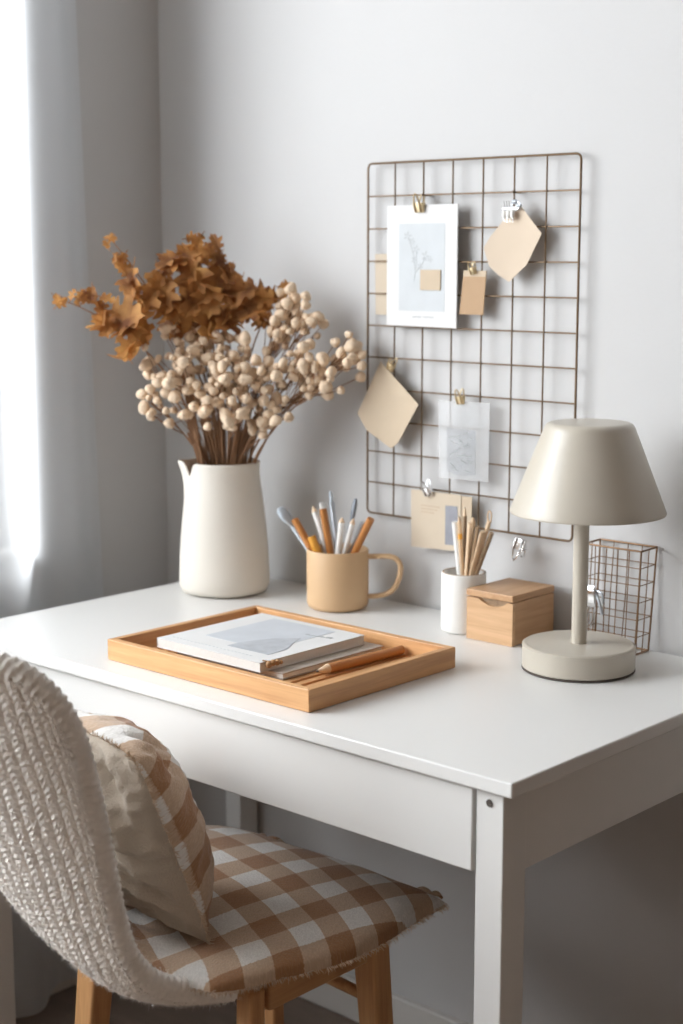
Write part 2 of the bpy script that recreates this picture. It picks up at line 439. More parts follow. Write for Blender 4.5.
def stick(name, p0, p1, r, m, label, cat, group=None, tipm=None, tip=0., tiplead=False, n=12, flat_=1., extra=None):
    """a pencil, pen or brush handle from p0 (bottom) to p1 (the end in view); tip>0 adds a sharpened cone at p1"""
    p0 = Vector(p0); p1 = Vector(p1); d = (p1-p0).normalized()
    t = thing(name, p0, label, cat, group)
    body = p1-d*tip
    obj('barrel', MB().tube([p0, body], r, n, flat=flat_), m, t, angle=35)
    if tip:
        mb = MB().tube([body, body+d*tip*.82], [r, r*.24], n, flat=flat_); obj('sharpened_end', mb, tipm or M['pencilwood'], t)
        if tiplead: obj('lead', MB().tube([body+d*tip*.82, p1], [r*.24, r*.05], n), M['lead'], t)
    if extra: extra(t, p0, p1, d, r)
    return t
stick('colour_pencil', (.2985, -.283, FZ+.0068), (.2895, -.446, FZ+.0068), .0067, M['pencil'],
      'chunky orange-brown pencil with a pale tip lying in the tray', 'pencil', tip=.022, tiplead=True)

# ------------------------------------------------------------------ jug with dried flowers
JX, JY, JR = -.225, -.118, .963
JX0, JY0 = JX, JY; JX, JY = JX+.014, JY-.016
jug = thing('jug', (JX, JY, T), 'tall off-white stoneware jug holding dried flowers on the desk', 'jug')
SP = atan2(-.673, -.74)+.10                                # spout direction
def spout(r, z, a):
    d = (a-SP+pi) % (2*pi)-pi
    k = max(0, (z-.915)/.048)
    rr = r+.013*k*math.exp(-(d/.26)**2)
    zz = z-.018*(max(0, k-.0)**2)*math.exp(-((d-.42)/.12)**2)+.002*k*math.exp(-(d/.25)**2)
    return rr, zz
out_p = [(0, T+.001), (.060, T+.001), (.070, T+.004), (.0745, T+.012), (.0750, T+.03), (.0735, T+.06), (.0715, T+.09), (.0685, T+.12), (.0650, T+.15), (.0620, T+.172), (.0600, T+.187), (.0595, T+.200), (.0602, T+.209), (.0600, T+.2125), (.0585, T+.2135), (.0572, T+.211), (.0565, T+.200), (.0580, T+.17), (.0660, T+.10), (.0690, T+.03), (.062, T+.010), (0, T+.009)]
out_p = [(r, T+(z-T)*1.022) for r, z in out_p]
obj('body', MB().lathe((JX, JY), out_p, 96, spout), M['jug'], jug, angle=60)

def BQ(a, d, z):
    a = a+.004
    return Vector((JX+.74*a-.673*d, JY+.673*a+.74*d, z))     # round the jug: across, away, up
def bez(p0, p1, p2, n=10):
    return [p0*(1-t)**2+p1*2*t*(1-t)+p2*t*t for t in [i/(n-1) for i in range(n)]]
PODS = [(-0.127, -0.02, 1.065, 7), (-0.119, -0.04, 1.112, 6), (-0.087, -0.03, 1.169, 6), (-0.057, 0.0, 1.174, 7), (-0.072, -0.06, 1.116, 10), (-0.035, -0.03, 1.14, 10), (-0.01, -0.07, 1.101, 11), (-0.043, -0.06, 1.068, 10), (0.023, -0.03, 1.147, 9), (0.037, -0.06, 1.108, 11), (0.012, -0.07, 1.06, 9), (0.069, -0.05, 1.116, 10), (0.087, -0.04, 1.179, 8), (0.108, -0.03, 1.214, 12), (0.134, -0.05, 1.196, 8), (0.079, -0.07, 1.069, 9), (0.124, -0.06, 1.139, 8), (0.131, -0.07, 1.098, 9), (0.163, -0.08, 1.105, 6), (0.195, -0.08, 1.147, 11), (-0.014, 0.01, 1.156, 6), (0.056, -0.06, 1.033, 6), (-0.085, -0.03, 1.056, 4)]
PLAB = {0: 'dried pod stem lowest and furthest left of the bunch in the jug', 3: 'dried pod stem reaching up beside the orange leaves in the jug',
        13: 'tallest dried pod stem, a dense cream cluster at the top of the bunch', 19: 'dried pod stem reaching furthest right towards the wire grid',
        2: 'dried pod stem at the upper left of the bunch, under the orange leaves'}
podmeshes = []
for i in range(5):
    mb = MB(); mb.ball((0, 0, 0), .0086, (1, 1, 1), 12, 8)
    ph = [random.uniform(0, 6) for _ in range(3)]
    V = []
    for (x, y, z) in mb.v:
        l = sqrt(x*x+y*y+z*z) or 1; u = (x/l, y/l, z/l)
        k = 1+.10*sin(3*u[0]+ph[0])+.08*sin(4*u[1]+ph[1])+.06*sin(5*u[2]+ph[2])
        V.append((x*k, y*k, z*k*1.12))
    me = bpy.data.meshes.new('seed_pod'); me.from_pydata(V, [], mb.f); me.validate(); me.materials.append(M['pod'])
    me.polygons.foreach_set('use_smooth', [True]*len(me.polygons)); podmeshes.append(me)
placed = []
for i, (a, d, z, n) in enumerate(PODS):
    a = a*.95+.002 if a < 0 else a+.004
    root = BQ(a*.16, d*.2, T+.16)
    tp = BQ(a, d, z)
    lab = PLAB.get(i, 'dried stem with round cream seed pods in the crowded middle of the bunch')
    t = thing('dried_flower_stem', root, lab, 'dried flower', None if i in PLAB else 'cream pod stems in the middle of the bunch')
    mid = BQ(a*.30, d*.45, T+.16+(z-T-.16)*.58)
    path = bez(root, mid, tp, 9)
    mb = MB(); mb.tube(path, [.0016]*5+[.0013]*4, 6)
    pods = []
    sr = .0265 if n > 8 else .021
    n = int(n*1.7)
    for k in range(n):
        for _ in range(60):
            q = tp+Vector((random.gauss(0, .55), random.gauss(0, .45), random.gauss(0, .6)))*sr
            if q.y > -.022 or q.x < -.44: continue
            s = random.uniform(.60, 1.22)
            if all((q-p).length > .0066*(s+s2) for p, s2 in placed): break
        placed.append((q, s)); pods.append((q, s))
        st = path[random.choice((5, 6, 7))]
        mb.tube(bez(st, (st+q)/2+Vector((0, 0, -.006)), q, 4), .0007, 5)
    obj('stem', mb, M['stem'], t)
    for q, s in pods:
        p = bpy.data.objects.new('seed_pod', random.choice(podmeshes)); COL.objects.link(p); p.parent = t
        p.location = q-ORG[t]; p.scale = (s, s, s*random.uniform(.9, 1.15)); p.rotation_euler = [random.uniform(0, 6) for _ in range(3)]
# bare brown stems in the throat of the jug
t = thing('dried_twig_bundle', (JX, JY, T+.15), 'tight bundle of thin bare brown twigs rising from the jug mouth', 'dried flower')
mb = MB()
for i in range(110):
    a = random.uniform(-.050, .046); d = random.uniform(-.045, .045)
    k = random.uniform(1.1, 2.1); z = random.uniform(1.00, 1.10)
    mb.tube(bez(BQ(a*.7, d*.7, T+.16), BQ(a*.9, d*.9, .975), BQ(max(-.06, min(.06, a*k)), max(-.06, d*k*.6), z), 5), random.uniform(.0008, .0015), 5)
tw = obj('twig', mb, M['stem'], t); tw['kind'] = 'stuff'

# lobed autumn leaves
def leaf_pts(size, seed):
    r = random.Random(seed)
    half = [(0, 0), (.05, .10), (.26, .07), (.40, .20), (.24, .28), (.22, .34), (.46, .42), (.52, .58), (.28, .55), (.20, .62), (.30, .78), (.22, .86), (.10, .82), (0, 1.0)]
    half = [(x*r.uniform(.85, 1.15)*.92, y) for x, y in half]
    P = []
    for (x, y) in half: P.append((x*size, y*size))
    L = [(-x, y) for x, y in P]
    return P, L
def leaf_into(mb, base, dirv, nrm, size, seed):
    dirv = dirv.normalized(); nrm = (nrm-dirv*nrm.dot(dirv)).normalized(); side = dirv.cross(nrm)
    P, L = leaf_pts(size, seed); r = random.Random(seed+9)
    fold = r.uniform(.15, .55); curl = r.uniform(-.5, .7)
    def W(x, y): return base+side*x*cos(fold)+dirv*y+nrm*(abs(x)*sin(fold)-curl*y*y/size*.5+.12*x*sin(14*y/size))
    n = len(P)
    cen = [W(0, y) for _, y in P]
    for S in (P, L):
        vs = cen+[W(x, y) for x, y in S]
        fs = [(i, i+1, n+i+1, n+i) for i in range(n-1)]
        if S is L: fs = [f[::-1] for f in fs]
        mb.add(vs, fs)
    mb.tube([base-dirv*size*.25, base, base+dirv*size*.8], [.0007, .0007, .0003], 4)
LEAVES = [(-0.253, -0.05, 1.232, 0.022), (-0.232, -0.05, 1.234, 0.022), (-0.205, -0.05, 1.237, 0.026), (-0.184, -0.05, 1.224, 0.03), (-0.171, -0.04, 1.322, 0.02), (-0.165, -0.04, 1.3, 0.024), (-0.159, -0.04, 1.278, 0.028), (-0.147, -0.05, 1.254, 0.042), (-0.192, -0.06, 1.191, 0.05), (-0.156, -0.06, 1.196, 0.062), (-0.15, -0.07, 1.155, 0.05), (-0.12, -0.05, 1.223, 0.045), (-0.129, -0.05, 1.183, 0.04), (-0.098, -0.03, 1.254, 0.05), (-0.085, -0.03, 1.281, 0.045), (-0.089, -0.04, 1.222, 0.05), (-0.063, -0.02, 1.297, 0.045), (-0.05, -0.03, 1.27, 0.055), (-0.034, -0.02, 1.306, 0.03), (-0.018, -0.02, 1.313, 0.03), (-0.008, -0.02, 1.29, 0.03), (-0.005, -0.02, 1.262, 0.045), (-0.021, -0.03, 1.238, 0.055), (-0.054, -0.03, 1.222, 0.055), (0.017, -0.02, 1.238, 0.045), (0.029, -0.02, 1.206, 0.045), (0.0, -0.02, 1.198, 0.05), (0.053, -0.01, 1.229, 0.035), (0.075, -0.01, 1.234, 0.028), (0.094, -0.01, 1.246, 0.024), (0.064, -0.01, 1.2, 0.04), (-0.027, -0.02, 1.19, 0.05), (-0.074, -0.02, 1.19, 0.045), (0.011, -0.02, 1.281, 0.028), (-0.042, -0.02, 1.322, 0.026)]
BR = [('autumn leaf branch reaching furthest left in front of the curtain, broad orange leaves', [8, 9, 10, 3, 2, 1, 0, 12], (-.253, -.05, 1.232)),
      ('autumn leaf branch with a thin twig standing up above its leaves, nearest the curtain', [11, 7, 6, 5, 4], (-.171, -.04, 1.322)),
      ('tallest autumn leaf branch, thick with orange leaves at the centre top of the jug', [13, 14, 15, 16, 17, 23, 31, 32, 34], (-.042, -.02, 1.322)),
      ('autumn leaf branch with small leaves beside the dark room corner', [18, 19, 20, 21, 22, 33, 26], (-.018, -.02, 1.313)),
      ('autumn leaf branch leaning right above the cream pods, rusty brown leaves', [24, 25, 27, 28, 29, 30], (.094, -.01, 1.246))]
sd = 100
for lab, ids, tip in BR:
    root = BQ(tip[0]*.12, .015, T+.16); tp = BQ(*tip)
    t = thing('autumn_leaf_branch', root, lab, 'dried branch')
    mid = BQ(tip[0]*.18, .0, 1.15)
    path = bez(root, mid, tp, 16)
    mb = MB(); mb.tube(path, [.0022-.0001*i for i in range(16)], 6)
    lf = MB()
    for i in ids:
        a, d, z, s = LEAVES[i]; c = BQ(a, d, z)
        near = min(path[5:], key=lambda p: (p-c).length+max(0, p.z-c.z)*.6)
        mb.tube(bez(near, (near+c)/2+Vector((0, 0, .012)), c, 5), .0009, 5)
        for k in range(3 if s > .035 else 4):
            sd += 1
            an = random.uniform(0, 2*pi)
            if s < .035: ss = s*random.uniform(.75, 1.15); off = .5
            else: ss = s*random.uniform(.95, 1.45); off = .55
            ou = (c-near); ou = ou.normalized() if ou.length > .004 else Vector((0, 0, 1))
            dv = BQ(cos(an)*.75, random.uniform(-.5, .4), sin(an)*.75-.35)-BQ(0, 0, 0)+ou*.7
            nv = Vector((.673, -.74, .25))+Vector([random.uniform(-.6, .6) for _ in range(3)])
            bs = c-dv.normalized()*ss*off+Vector([random.gauss(0, .006) for _ in range(3)])
            e = bs+dv.normalized()*ss
            if min(bs.y, e.y) < -9 or max(bs.y, e.y) > -.02 or min(bs.x, e.x) < -.435: continue
            leaf_into(lf, bs, dv, nv, ss, sd)
    obj('twig', mb, M['twig'], t); obj('foliage', lf, M['leaf'], t, smooth=True, angle=80)

# ------------------------------------------------------------------ mug and its tools
MXc, MYc = .0105, -.098
mug = thing('mug', (MXc, MYc, T), 'caramel stoneware mug with a big square handle used as a brush pot', 'mug')
r0 = .0490
prof = [(0, T+.0005), (.042, T+.0005), (.0470, T+.004), (r0, T+.010), (r0, T+.092), (r0-.001, T+.0945), (r0-.003, T+.0945), (r0-.0045, T+.092), (r0-.0045, T+.012), (.040, T+.008), (0, T+.008)]
obj('body', MB().lathe((MXc, MYc), prof, 72), M['mug'], mug, angle=60)
hd = Vector((.74, .673, 0)).normalized()
hd = Vector((.86, .51, 0)).normalized()
pts = []
for (a, z) in ((.050, .0835), (.066, .0845), (.085, .0850), (.096, .0825), (.1035, .074), (.1045, .062), (.101, .046), (.0925, .032), (.081, .0245), (.066, .0205), (.050, .0195)):
    pts.append(Vector((MXc, MYc, T+z))+hd*(a-.004))
sm = []
for i in range(len(pts)-1):
    p_1 = pts[max(i-1, 0)]; p0 = pts[i]; p1 = pts[i+1]; p2 = pts[min(i+2, len(pts)-1)]
    for k in range(4):
        u = k/4
        sm.append(.5*((2*p0)+(p1-p_1)*u+(2*p_1-5*p0+4*p1-p2)*u*u+(3*p0-p_1-3*p1+p2)*u**3))
sm.append(pts[-1])
obj('handle', MB().tube(sm, .0058, 10, flat=.75), M['mug'], mug)
def MP(dx, z, dy=0.): return Vector((dx, -.069+dy, z))
g = None
def bristles(t, p0, p1, d, r):
    obj('ferrule', MB().tube([p1, p1+d*.012], [r*1.02, r*1.25], 12), M['steel'], t)
    obj('bristles', MB().tube([p1+d*.012, p1+d*.022, p1+d*.030], [r*1.2, r*1.35, r*.9], 10, flat=.55), M['bluegrey'], t)
mb0 = T+.0105
def inmug(tip_x, tip_z, dy, r, m, name, lab, cat, side=1, **k):
    """a tool standing in the mug: its foot on the opposite side of the bottom"""
    tip_x += .026; tip_z += .006; r *= 1.22
    foot = Vector((MXc+(MXc-tip_x)*.22*side, MYc+dy*.35, mb0+.004))
    return stick(name, foot, (tip_x, MYc+dy, tip_z), r, m, lab, cat, **k)
def paddle(m, w, l):
    def f(t, p0, p1, d, r):
        mbx = MB().tube([p1-d*.004, p1+d*.004, p1+d*l*.4, p1+d*l*.85, p1+d*l], [r*.8, r*1.3, w, w, w*.55], 14, flat=.5)
        obj('head', mbx, m, t)
    return f
inmug(-.094, .868, -.022, .0030, M['bluegrey'], 'palette_knife', 'broad pale blue-grey paddle leaning furthest left in the caramel mug', 'palette knife', extra=paddle(M['bluegrey'], .0125, .036))
inmug(-.081, .882, -.030, .0048, M['pencil'], 'pencil', 'orange pencil leaning left across the pale paddle in the caramel mug', 'pencil')
inmug(-.093, .850, .004, .0038, M['darkgrey'], 'paint_brush', 'short dark-tipped brush lowest on the left of the caramel mug', 'paint brush', extra=paddle(M['darkgrey'], .005, .016))
inmug(-.070, .902, .000, .0042, M['whiteplastic'], 'pencil', 'white pencil leaning left behind the orange one in the caramel mug', 'pencil', tip=.012)
inmug(-.055, .893, .010, .0046, M['whiteplastic'], 'marker_pen', 'thick cream marker standing near the middle of the caramel mug', 'pen', extra=paddle(M['whiteplastic'], .0055, .014))
inmug(-.043, .895, .018, .0034, M['steel'], 'paint_brush', 'grey brush with pale tip just right of the cream marker in the mug', 'paint brush', extra=bristles)
inmug(-.036, .901, -.012, .0048, M['pencil'], 'pencil', 'orange pencil standing in the middle of the caramel mug', 'pencil')
inmug(-.046, .858, -.028, .0055, M['amber'], 'crayon', 'short amber crayon just above the rim of the caramel mug', 'crayon')
inmug(.004, .880, .010, .0034, M['darkgrey'], 'spatula', 'dark grey rounded spatula, tallest on the right of the caramel mug', 'spatula', extra=paddle(M['darkgrey'], .0085, .040))
inmug(.007, .893, -.014, .0040, M['whiteplastic'], 'marker_pen', 'white pen in front of the dark spatula in the caramel mug', 'pen', tip=.008)
inmug(.024, .893, -.006, .0034, M['whiteplastic'], 'knitting_needle', 'thin white stick leaning right in the caramel mug', 'stick', tip=.01)
inmug(.030, .884, .008, .0034, M['steel'], 'ruling_pen', 'thin grey rod between white stick and rightmost orange pencil in the mug', 'pen')
inmug(.047, .892, .008, .0050, M['pencil'], 'pencil', 'orange pencil leaning furthest right in the caramel mug', 'pencil')

# ------------------------------------------------------------------ white cup with sticks
CX, CY = .2540, -.0875
cup = thing('pencil_cup', (CX, CY, T), 'plain white cylindrical cup full of wooden sticks beside the wooden box', 'cup')
r1 = .0332
prof = [(0, T+.0005), (r1-.003, T+.0005), (r1-.0008, T+.002), (r1, T+.005), (r1, T+.0875), (r1-.0006, T+.0888)]
prof2 = [(r1-.0006, T+.0888), (r1-.0022, T+.0890), (r1-.0028, T+.0875), (r1-.0028, T+.006), (0, T+.006)]
obj('body', MB().lathe((CX, CY), prof+prof2[1:], 64), M['cup'], cup, angle=60)
obj('rim', MB().tube([(CX+cos(k*pi/32)*(r1-.0018), CY+sin(k*pi/32)*(r1-.0018), T+.0888) for k in range(64)], .0008, 6, closed=True), M['cuprim'], cup)
def incup(tx, ty, tz, r, m, name, lab, cat, **k):
    tx += .0155; ty -= .016; tz += .003
    foot = Vector((CX+(CX-tx)*.2, CY+(CY-ty)*.3, T+.010))
    return stick(name, foot, (tx, ty, tz), r, m, lab, cat, **k)
incup(.2265, -.078, .910, .0055, M['whiteplastic'], 'candle_stick', 'white round stick at the left of the white cup', 'stick')
incup(.2262, -.055, .930, .0034, M['stickdark'], 'pencil', 'slim greenish-brown pencil rising behind the white stick in the cup', 'pencil', tip=.014, tiplead=True)
def band(t, p0, p1, d, r):
    q = p1-d*.035
    obj('band', MB().tube([q, q+d*.008], r*1.12, 12), M['amber'], t)
incup(.2365, -.082, .921, .0030, M['pencilwood'], 'pencil', 'thin natural pencil with an amber band in the white cup', 'pencil', tip=.010, tiplead=True, extra=band)
incup(.2475, -.062, .919, .0040, M['pencilwood'], 'wooden_dowel', 'pale dowel standing in the middle of the white cup', 'stick', tip=.008)
incup(.2545, -.080, .912, .0062, M['pencilwood'], 'wooden_stick', 'flat pale wooden slat at the front of the white cup', 'stick', flat_=.45)
incup(.2650, -.074, .907, .0058, M['stickdark'], 'wooden_stick', 'dark brown flat slat leaning right in the white cup', 'stick', flat_=.5)
def loop(t, p0, p1, d, r):
    q = [p1+Vector((cos(a)*.0035, 0, sin(a)*.008+.007)) for a in [k*pi/8-pi/2 for k in range(17)]]
    obj('loop', MB().tube(q, .0012, 6), M['pencilwood'], t)
incup(.2770, -.062, .915, .0034, M['pencilwood'], 'modelling_tool', 'wooden tool with an oval loop at its top in the white cup', 'tool', extra=loop)
incup(.2810, -.082, .903, .0056, M['pencilwood'], 'wooden_stick', 'light wooden slat leaning right at the front of the white cup', 'stick', flat_=.5)
incup(.2905, -.074, .901, .0034, M['stickdark'], 'skewer', 'thin brown stick leaning furthest right in the white cup', 'stick')

# ------------------------------------------------------------------ bamboo box
BX0, BX1, BY0, BY1, BZ1 = .2875, .3695, -.123, -.020, T+.0745
box = thing('wooden_box', ((BX0+BX1)/2, (BY0+BY1)/2, T), 'small bamboo box with a curved finger slot between white cup and lamp', 'box')
fl = BZ1-.010                                         # lid underside
b = MB(); b.box((BX0, BY0+.006, T+.0005), (BX1, BY1, fl-.0008)); obj('body', b, M['bambooy'], box, bevel=.0012, smooth=False)
b = MB(); b.box((BX0-.0006, BY0-.0006, fl), (BX1+.0004, BY1, BZ1)); obj('lid', b, M['bambooy'], box, bevel=.0014, smooth=False)
# front with scooped top edge
sx0, sx1 = BX0+.022, BX1-.010
poly = [(BX0, T+.0005), (BX1, T+.0005), (BX1, fl-.002)]
for k in range(13):
    u = 1-k/12; x = sx0+(sx1-sx0)*u
    poly.append((x, fl-.002-.0085*sin(pi*u)**.8))
poly += [(BX0, fl-.002)]
obj('front_panel', MB().prism(poly, BY0, BY0+.006), M['bamboo'], box, smooth=False)
b = MB(); b.box((BX0+.004, BY0+.0058, fl-.014), (BX1-.004, BY0+.0064, fl-.001)); sl = obj('slot_shade', b, M['stickdark'], box, smooth=False); sl['label'] = 'dark sheet painted as the shade in the curved finger slot'  # dark sheet behind the scoop, standing in for shade inside the slot

# ------------------------------------------------------------------ table lamp
LX, LY = .5040, -.1560
lamp = thing('table_lamp', (LX, LY, T), 'greige metal table lamp with a conical shade and round base on the desk', 'lamp')
obj('foot_ring', MB().lathe((LX, LY), [(0, T+.0003), (.0752, T+.0003), (.0762, T+.001), (.0762, T+.0026), (.0750, T+.0032), (0, T+.0032)], 96), M['dark'], lamp)
R_ = .0758
obj('base', MB().lathe((LX, LY), [(0, T+.0034), (.0750, T+.0034), (R_, T+.0042), (R_, T+.0058), (.0758, T+.0064), (.0758, T+.0070), (R_, T+.0078), (R_, T+.0305), (.0762, T+.0335), (.0738, T+.0353), (.0716, T+.0359), (.0700, T+.0353), (.0690, T+.0355), (0, T+.0360)], 128), M['lamp'], lamp, angle=50)
obj('stem', MB().lathe((LX, LY), [(.0103, T+.0320), (.0103, T+.245), (.0085, T+.247), (0, T+.247)], 40), M['lamp'], lamp)
SX, SY = LX+.0055, LY+.005
sp = [(.1024, T+.2145), (.1020, T+.2138), (.1028, T+.2138), (.1035, T+.2150)]
zb, zt = T+.2140, T+.3345
for u in np.linspace(0, 1, 8): sp.append((.1035-(.1035-.0605)*u, zb+.002+(zt-.009-zb-.002)*u))
sp += [(.0590, zt-.0052), (.0565, zt-.0022), (.0525, zt-.0004), (.0480, zt), (.030, zt+.0002), (0, zt+.0002)]
obj('lamp_shade', MB().lathe((SX, SY), sp, 128), M['lamp'], lamp, angle=50)
si = [(.1018, zb+.0008)]+[(.1018-(.1018-.0585)*u, zb+.001+(zt-.010-zb)*u) for u in np.linspace(.02, 1, 8)]+[(.050, zt-.004), (0, zt-.0038)]
obj('shade_lining', MB().lathe((SX, SY), si, 96), M['lampin'], lamp)
obj('diffuser', MB().lathe((LX, LY), [(0, T+.2195), (.020, T+.2175), (.026, T+.2185), (.026, T+.250), (0, T+.250)], 48), M['lamp'], lamp)

# ------------------------------------------------------------------ wire basket on the desk
bas = thing('wire_basket', (.48, -.024, T), 'narrow bronze wire basket standing behind the lamp against the wall', 'basket')
X0, X1, Y0, Y1, ZB, ZT = .437, .528, -.0455, -.0075, T+.002, T+.1480
tx0, tx1, ty0, ty1 = X0-.001, X1+.001, Y0+.0005, Y1+.0035
bx0, bx1, by0, by1 = X0, X1-.002, Y0-.002, Y1-.006
fr = MB()
top = [(tx0, ty0, ZT), (tx1, ty0, ZT), (tx1, ty1, ZT+.001), (tx0, ty1, ZT+.001)]
bot = [(bx0, by0, ZB), (bx1, by0, ZB), (bx1, by1, ZB), (bx0, by1, ZB)]
for L in (top, bot):
    for i in range(4): fr.tube([L[i], L[(i+1)%4]], .0015, 8)
for i in range(4): fr.tube([top[i], bot[i]], .0014, 8)
obj('frame', fr, M['bronze'], bas)
ms = MB()
def lerp(a, b, u): return Vector(a)*(1-u)+Vector(b)*u
for (i, j, n) in ((0, 1, 5), (3, 2, 4), (1, 2, 2), (0, 3, 2)):
    for k in range(1, n):
        u = k/n; p = lerp(top[i], top[j], u); q = lerp(bot[i], bot[j], u)
        m_ = (p+q)/2+Vector((random.uniform(-.0015, .0015), 0, 0))
        ms.tube([p, m_, q], .0008, 6)
    for k in range(1, 6):
        v = k/6; ms.tube([lerp(top[i], bot[i], v), lerp(top[j], bot[j], v)], .0007, 6)
for k in range(1, 5):
    u = k/5; ms.tube([lerp(bot[0], bot[1], u), lerp(bot[3], bot[2], u)], .0008, 6)
obj('wire_mesh', ms, M['bronze'], bas)

# ------------------------------------------------------------------ wire grid board on the wall
GX1, GZT, GZB, GY = .3953, 1.4418, .8918, -.0155
grid = thing('wire_grid_board', (.1976, GY, GZB), 'brass wire grid board hanging on the back wall above the desk', 'wire board')
fr = MB(); rc = .008; pts = []
for (cx, cz, a0) in ((GX1-rc, GZT-rc, 0), (rc, GZT-rc, 90), (rc, GZB+rc, 180), (GX1-rc, GZB+rc, 270)):
    for k in range(5):
        a = radians(a0+k*22.5); pts.append((cx+rc*cos(a), GY, cz+rc*sin(a)))
fr.tube(pts, .0018, 8, closed=True)
obj('frame', fr, M['brass'], grid)
for k in range(1, 7):
    x = GX1*k/7; obj('vertical_wire', MB().tube([(x, GY-.0013, GZB), (x, GY-.0013, GZT)], .0013, 6), M['brass'], grid)
for k in range(1, 11):
    z = GZB+(GZT-GZB)*k/11; obj('horizontal_wire', MB().tube([(0, GY+.0010, z), (GX1, GY+.0010, z)], .0013, 6), M['brass'], grid)
for x in (.113, .282):
    n_ = MB(); n_.tube([(x, 0, GZT-.0505), (x, GY-.003, GZT-.0505), (x, GY-.0045, GZT-.0490)], .0015, 6)
    obj('wall_hook', n_, M['brass'], grid)

GP = GY-.0045                                        # back of papers hung on the grid
def sheet(poly, y, th=.0004, curl=0.):
    return MB().prism(poly, y-th, y)
# print
pr_ = thing('art_print', (.114, GP, 1.193), 'white mounted print with a blue-grey flower sketch, hanging top left on the grid', 'art print')
obj('mount', sheet([(.0445, 1.1935), (.1830, 1.1925), (.1835, 1.3770), (.0450, 1.3765)], GP, .0022), M['paper'], pr_, bevel=.0006, smooth=False)
obj('artwork', sheet([(.0700, 1.217), (.1600, 1.217), (.1600, 1.3490), (.0695, 1.3490)], GP-.0022, .0003), M['art'], pr_, smooth=False)
sk = MB()
def petal(mb, c, r, n, y):
    for k in range(n):
        a = 2*pi*k/n+random.uniform(-.2, .2); cx = c[0]+r*.6*cos(a); cz = c[1]+r*.6*sin(a)
        P = [(cx+.42*r*cos(a)*cos(q)-.2*r*sin(a)*sin(q), cz+.42*r*sin(a)*cos(q)+.2*r*cos(a)*sin(q)) for q in [2*pi*j/8 for j in range(8)]]
        mb.prism(P, y-.0002, y)
yy = GP-.0025
for c, r in (((.087, 1.330), .008), ((.096, 1.322), .006), ((.104, 1.310), .007), ((.122, 1.300), .008), ((.100, 1.294), .006), ((.131, 1.295), .005), ((.112, 1.284), .006)): petal(sk, c, r, 5, yy)
for a, q in (((.103, 1.275), (.089, 1.328)), ((.103, 1.275), (.122, 1.298)), ((.100, 1.262), (.104, 1.308))):
    sk.tube([(a[0], yy, a[1]), ((a[0]+q[0])/2+.003, yy, (a[1]+q[1])/2), (q[0], yy, q[1])], .0005, 4)
obj('flower_sketch', sk, M['inkpale'], pr_, smooth=False)
obj('glued_swatch', sheet([(.1135, 1.2490), (.1525, 1.2490), (.1530, 1.2795), (.1135, 1.2795)], GP-.0026, .0016), M['kraftpale'], pr_, smooth=False)['label'] = 'small beige card square'
cp = MB()
for i, x in enumerate((.098, .1015, .105, .1085, .112, .119, .1225, .126, .1295, .133, .1365)): cp.box((x, GP-.0026, 1.2065+(i%3)*.0004), (x+.0024, GP-.0022, 1.2088))
obj('caption', cp, M['inkpale'], pr_, smooth=False)
# card behind the print
o = obj('note_card', sheet([(.012, 1.209), (.075, 1.209), (.075, 1.304), (.010, 1.303)], GY+.0060, .0008), M['kraftcard'], smooth=False)
tag(o, 'pale beige card tucked behind the left edge of the white print', 'card')
# small kraft tag
tg = thing('gift_tag', (.213, GP-.002, 1.214), 'small brown kraft tag with a pale top strip, just right of the white print', 'tag')
obj('tag_body', sheet([(.1885, 1.214), (.2330, 1.214), (.2380, 1.2785), (.1960, 1.2785)], GP-.001, .0012), M['kraft'], tg, smooth=False)
obj('top_strip', sheet([(.1955, 1.2700), (.2372, 1.2700), (.2380, 1.2790), (.1960, 1.2790)], GP-.0022, .0004), M['kraftpale'], tg, smooth=False)

def curved_sheet(name, poly, mid, m, lab, cat, lift=.010):
    """fan of the outline round its middle, the corner away from the clip lifting off the grid"""
    n = len(poly); rows = 5; front = []
    for r in range(rows+1):
        u = r/rows
        for (x, z) in poly:
            px = mid[0]+(x-mid[0])*u; pz = mid[1]+(z-mid[1])*u
            front.append((px, GP-.001-lift*max(0, (poly[0][1]-pz)/.12)**1.4*.7-lift*.35*((px-mid[0])/.05)**2, pz))
    mb = MB(); fs = []
    for r in range(rows):
        for k in range(n): fs.append((r*n+k, r*n+(k+1)%n, (r+1)*n+(k+1)%n, (r+1)*n+k))
    N = len(front)
    vs = front+[(x, y+.0006, z) for x, y, z in front]
    fs2 = [tuple(i+N for i in f[::-1]) for f in fs]
    edge = [(rows*n+k, rows*n+(k+1)%n, N+rows*n+(k+1)%n, N+rows*n+k) for k in range(n)]
    mb.add(vs, fs+fs2+edge)
    o = obj(name, mb, m, angle=25); return tag(o, lab, cat)
curved_sheet('paper_sheet', [(.299, 1.370), (.338, 1.332), (.313, 1.288), (.283, 1.263), (.262, 1.274), (.247, 1.286), (.236, 1.312), (.246, 1.328), (.268, 1.352)], (.288, 1.318), M['blush'], 'blush beige angular paper turned on its corner, hanging upper right on the grid', 'paper')
curved_sheet('folded_paper', [(.032, 1.136), (.115, 1.074), (.074, 1.011), (.060, 1.001), (.0095, 1.026), (-.010, 1.052)], (.052, 1.068), M['kraftpale'], 'tan diamond-shaped paper hanging over the left edge of the grid', 'paper', lift=.008)
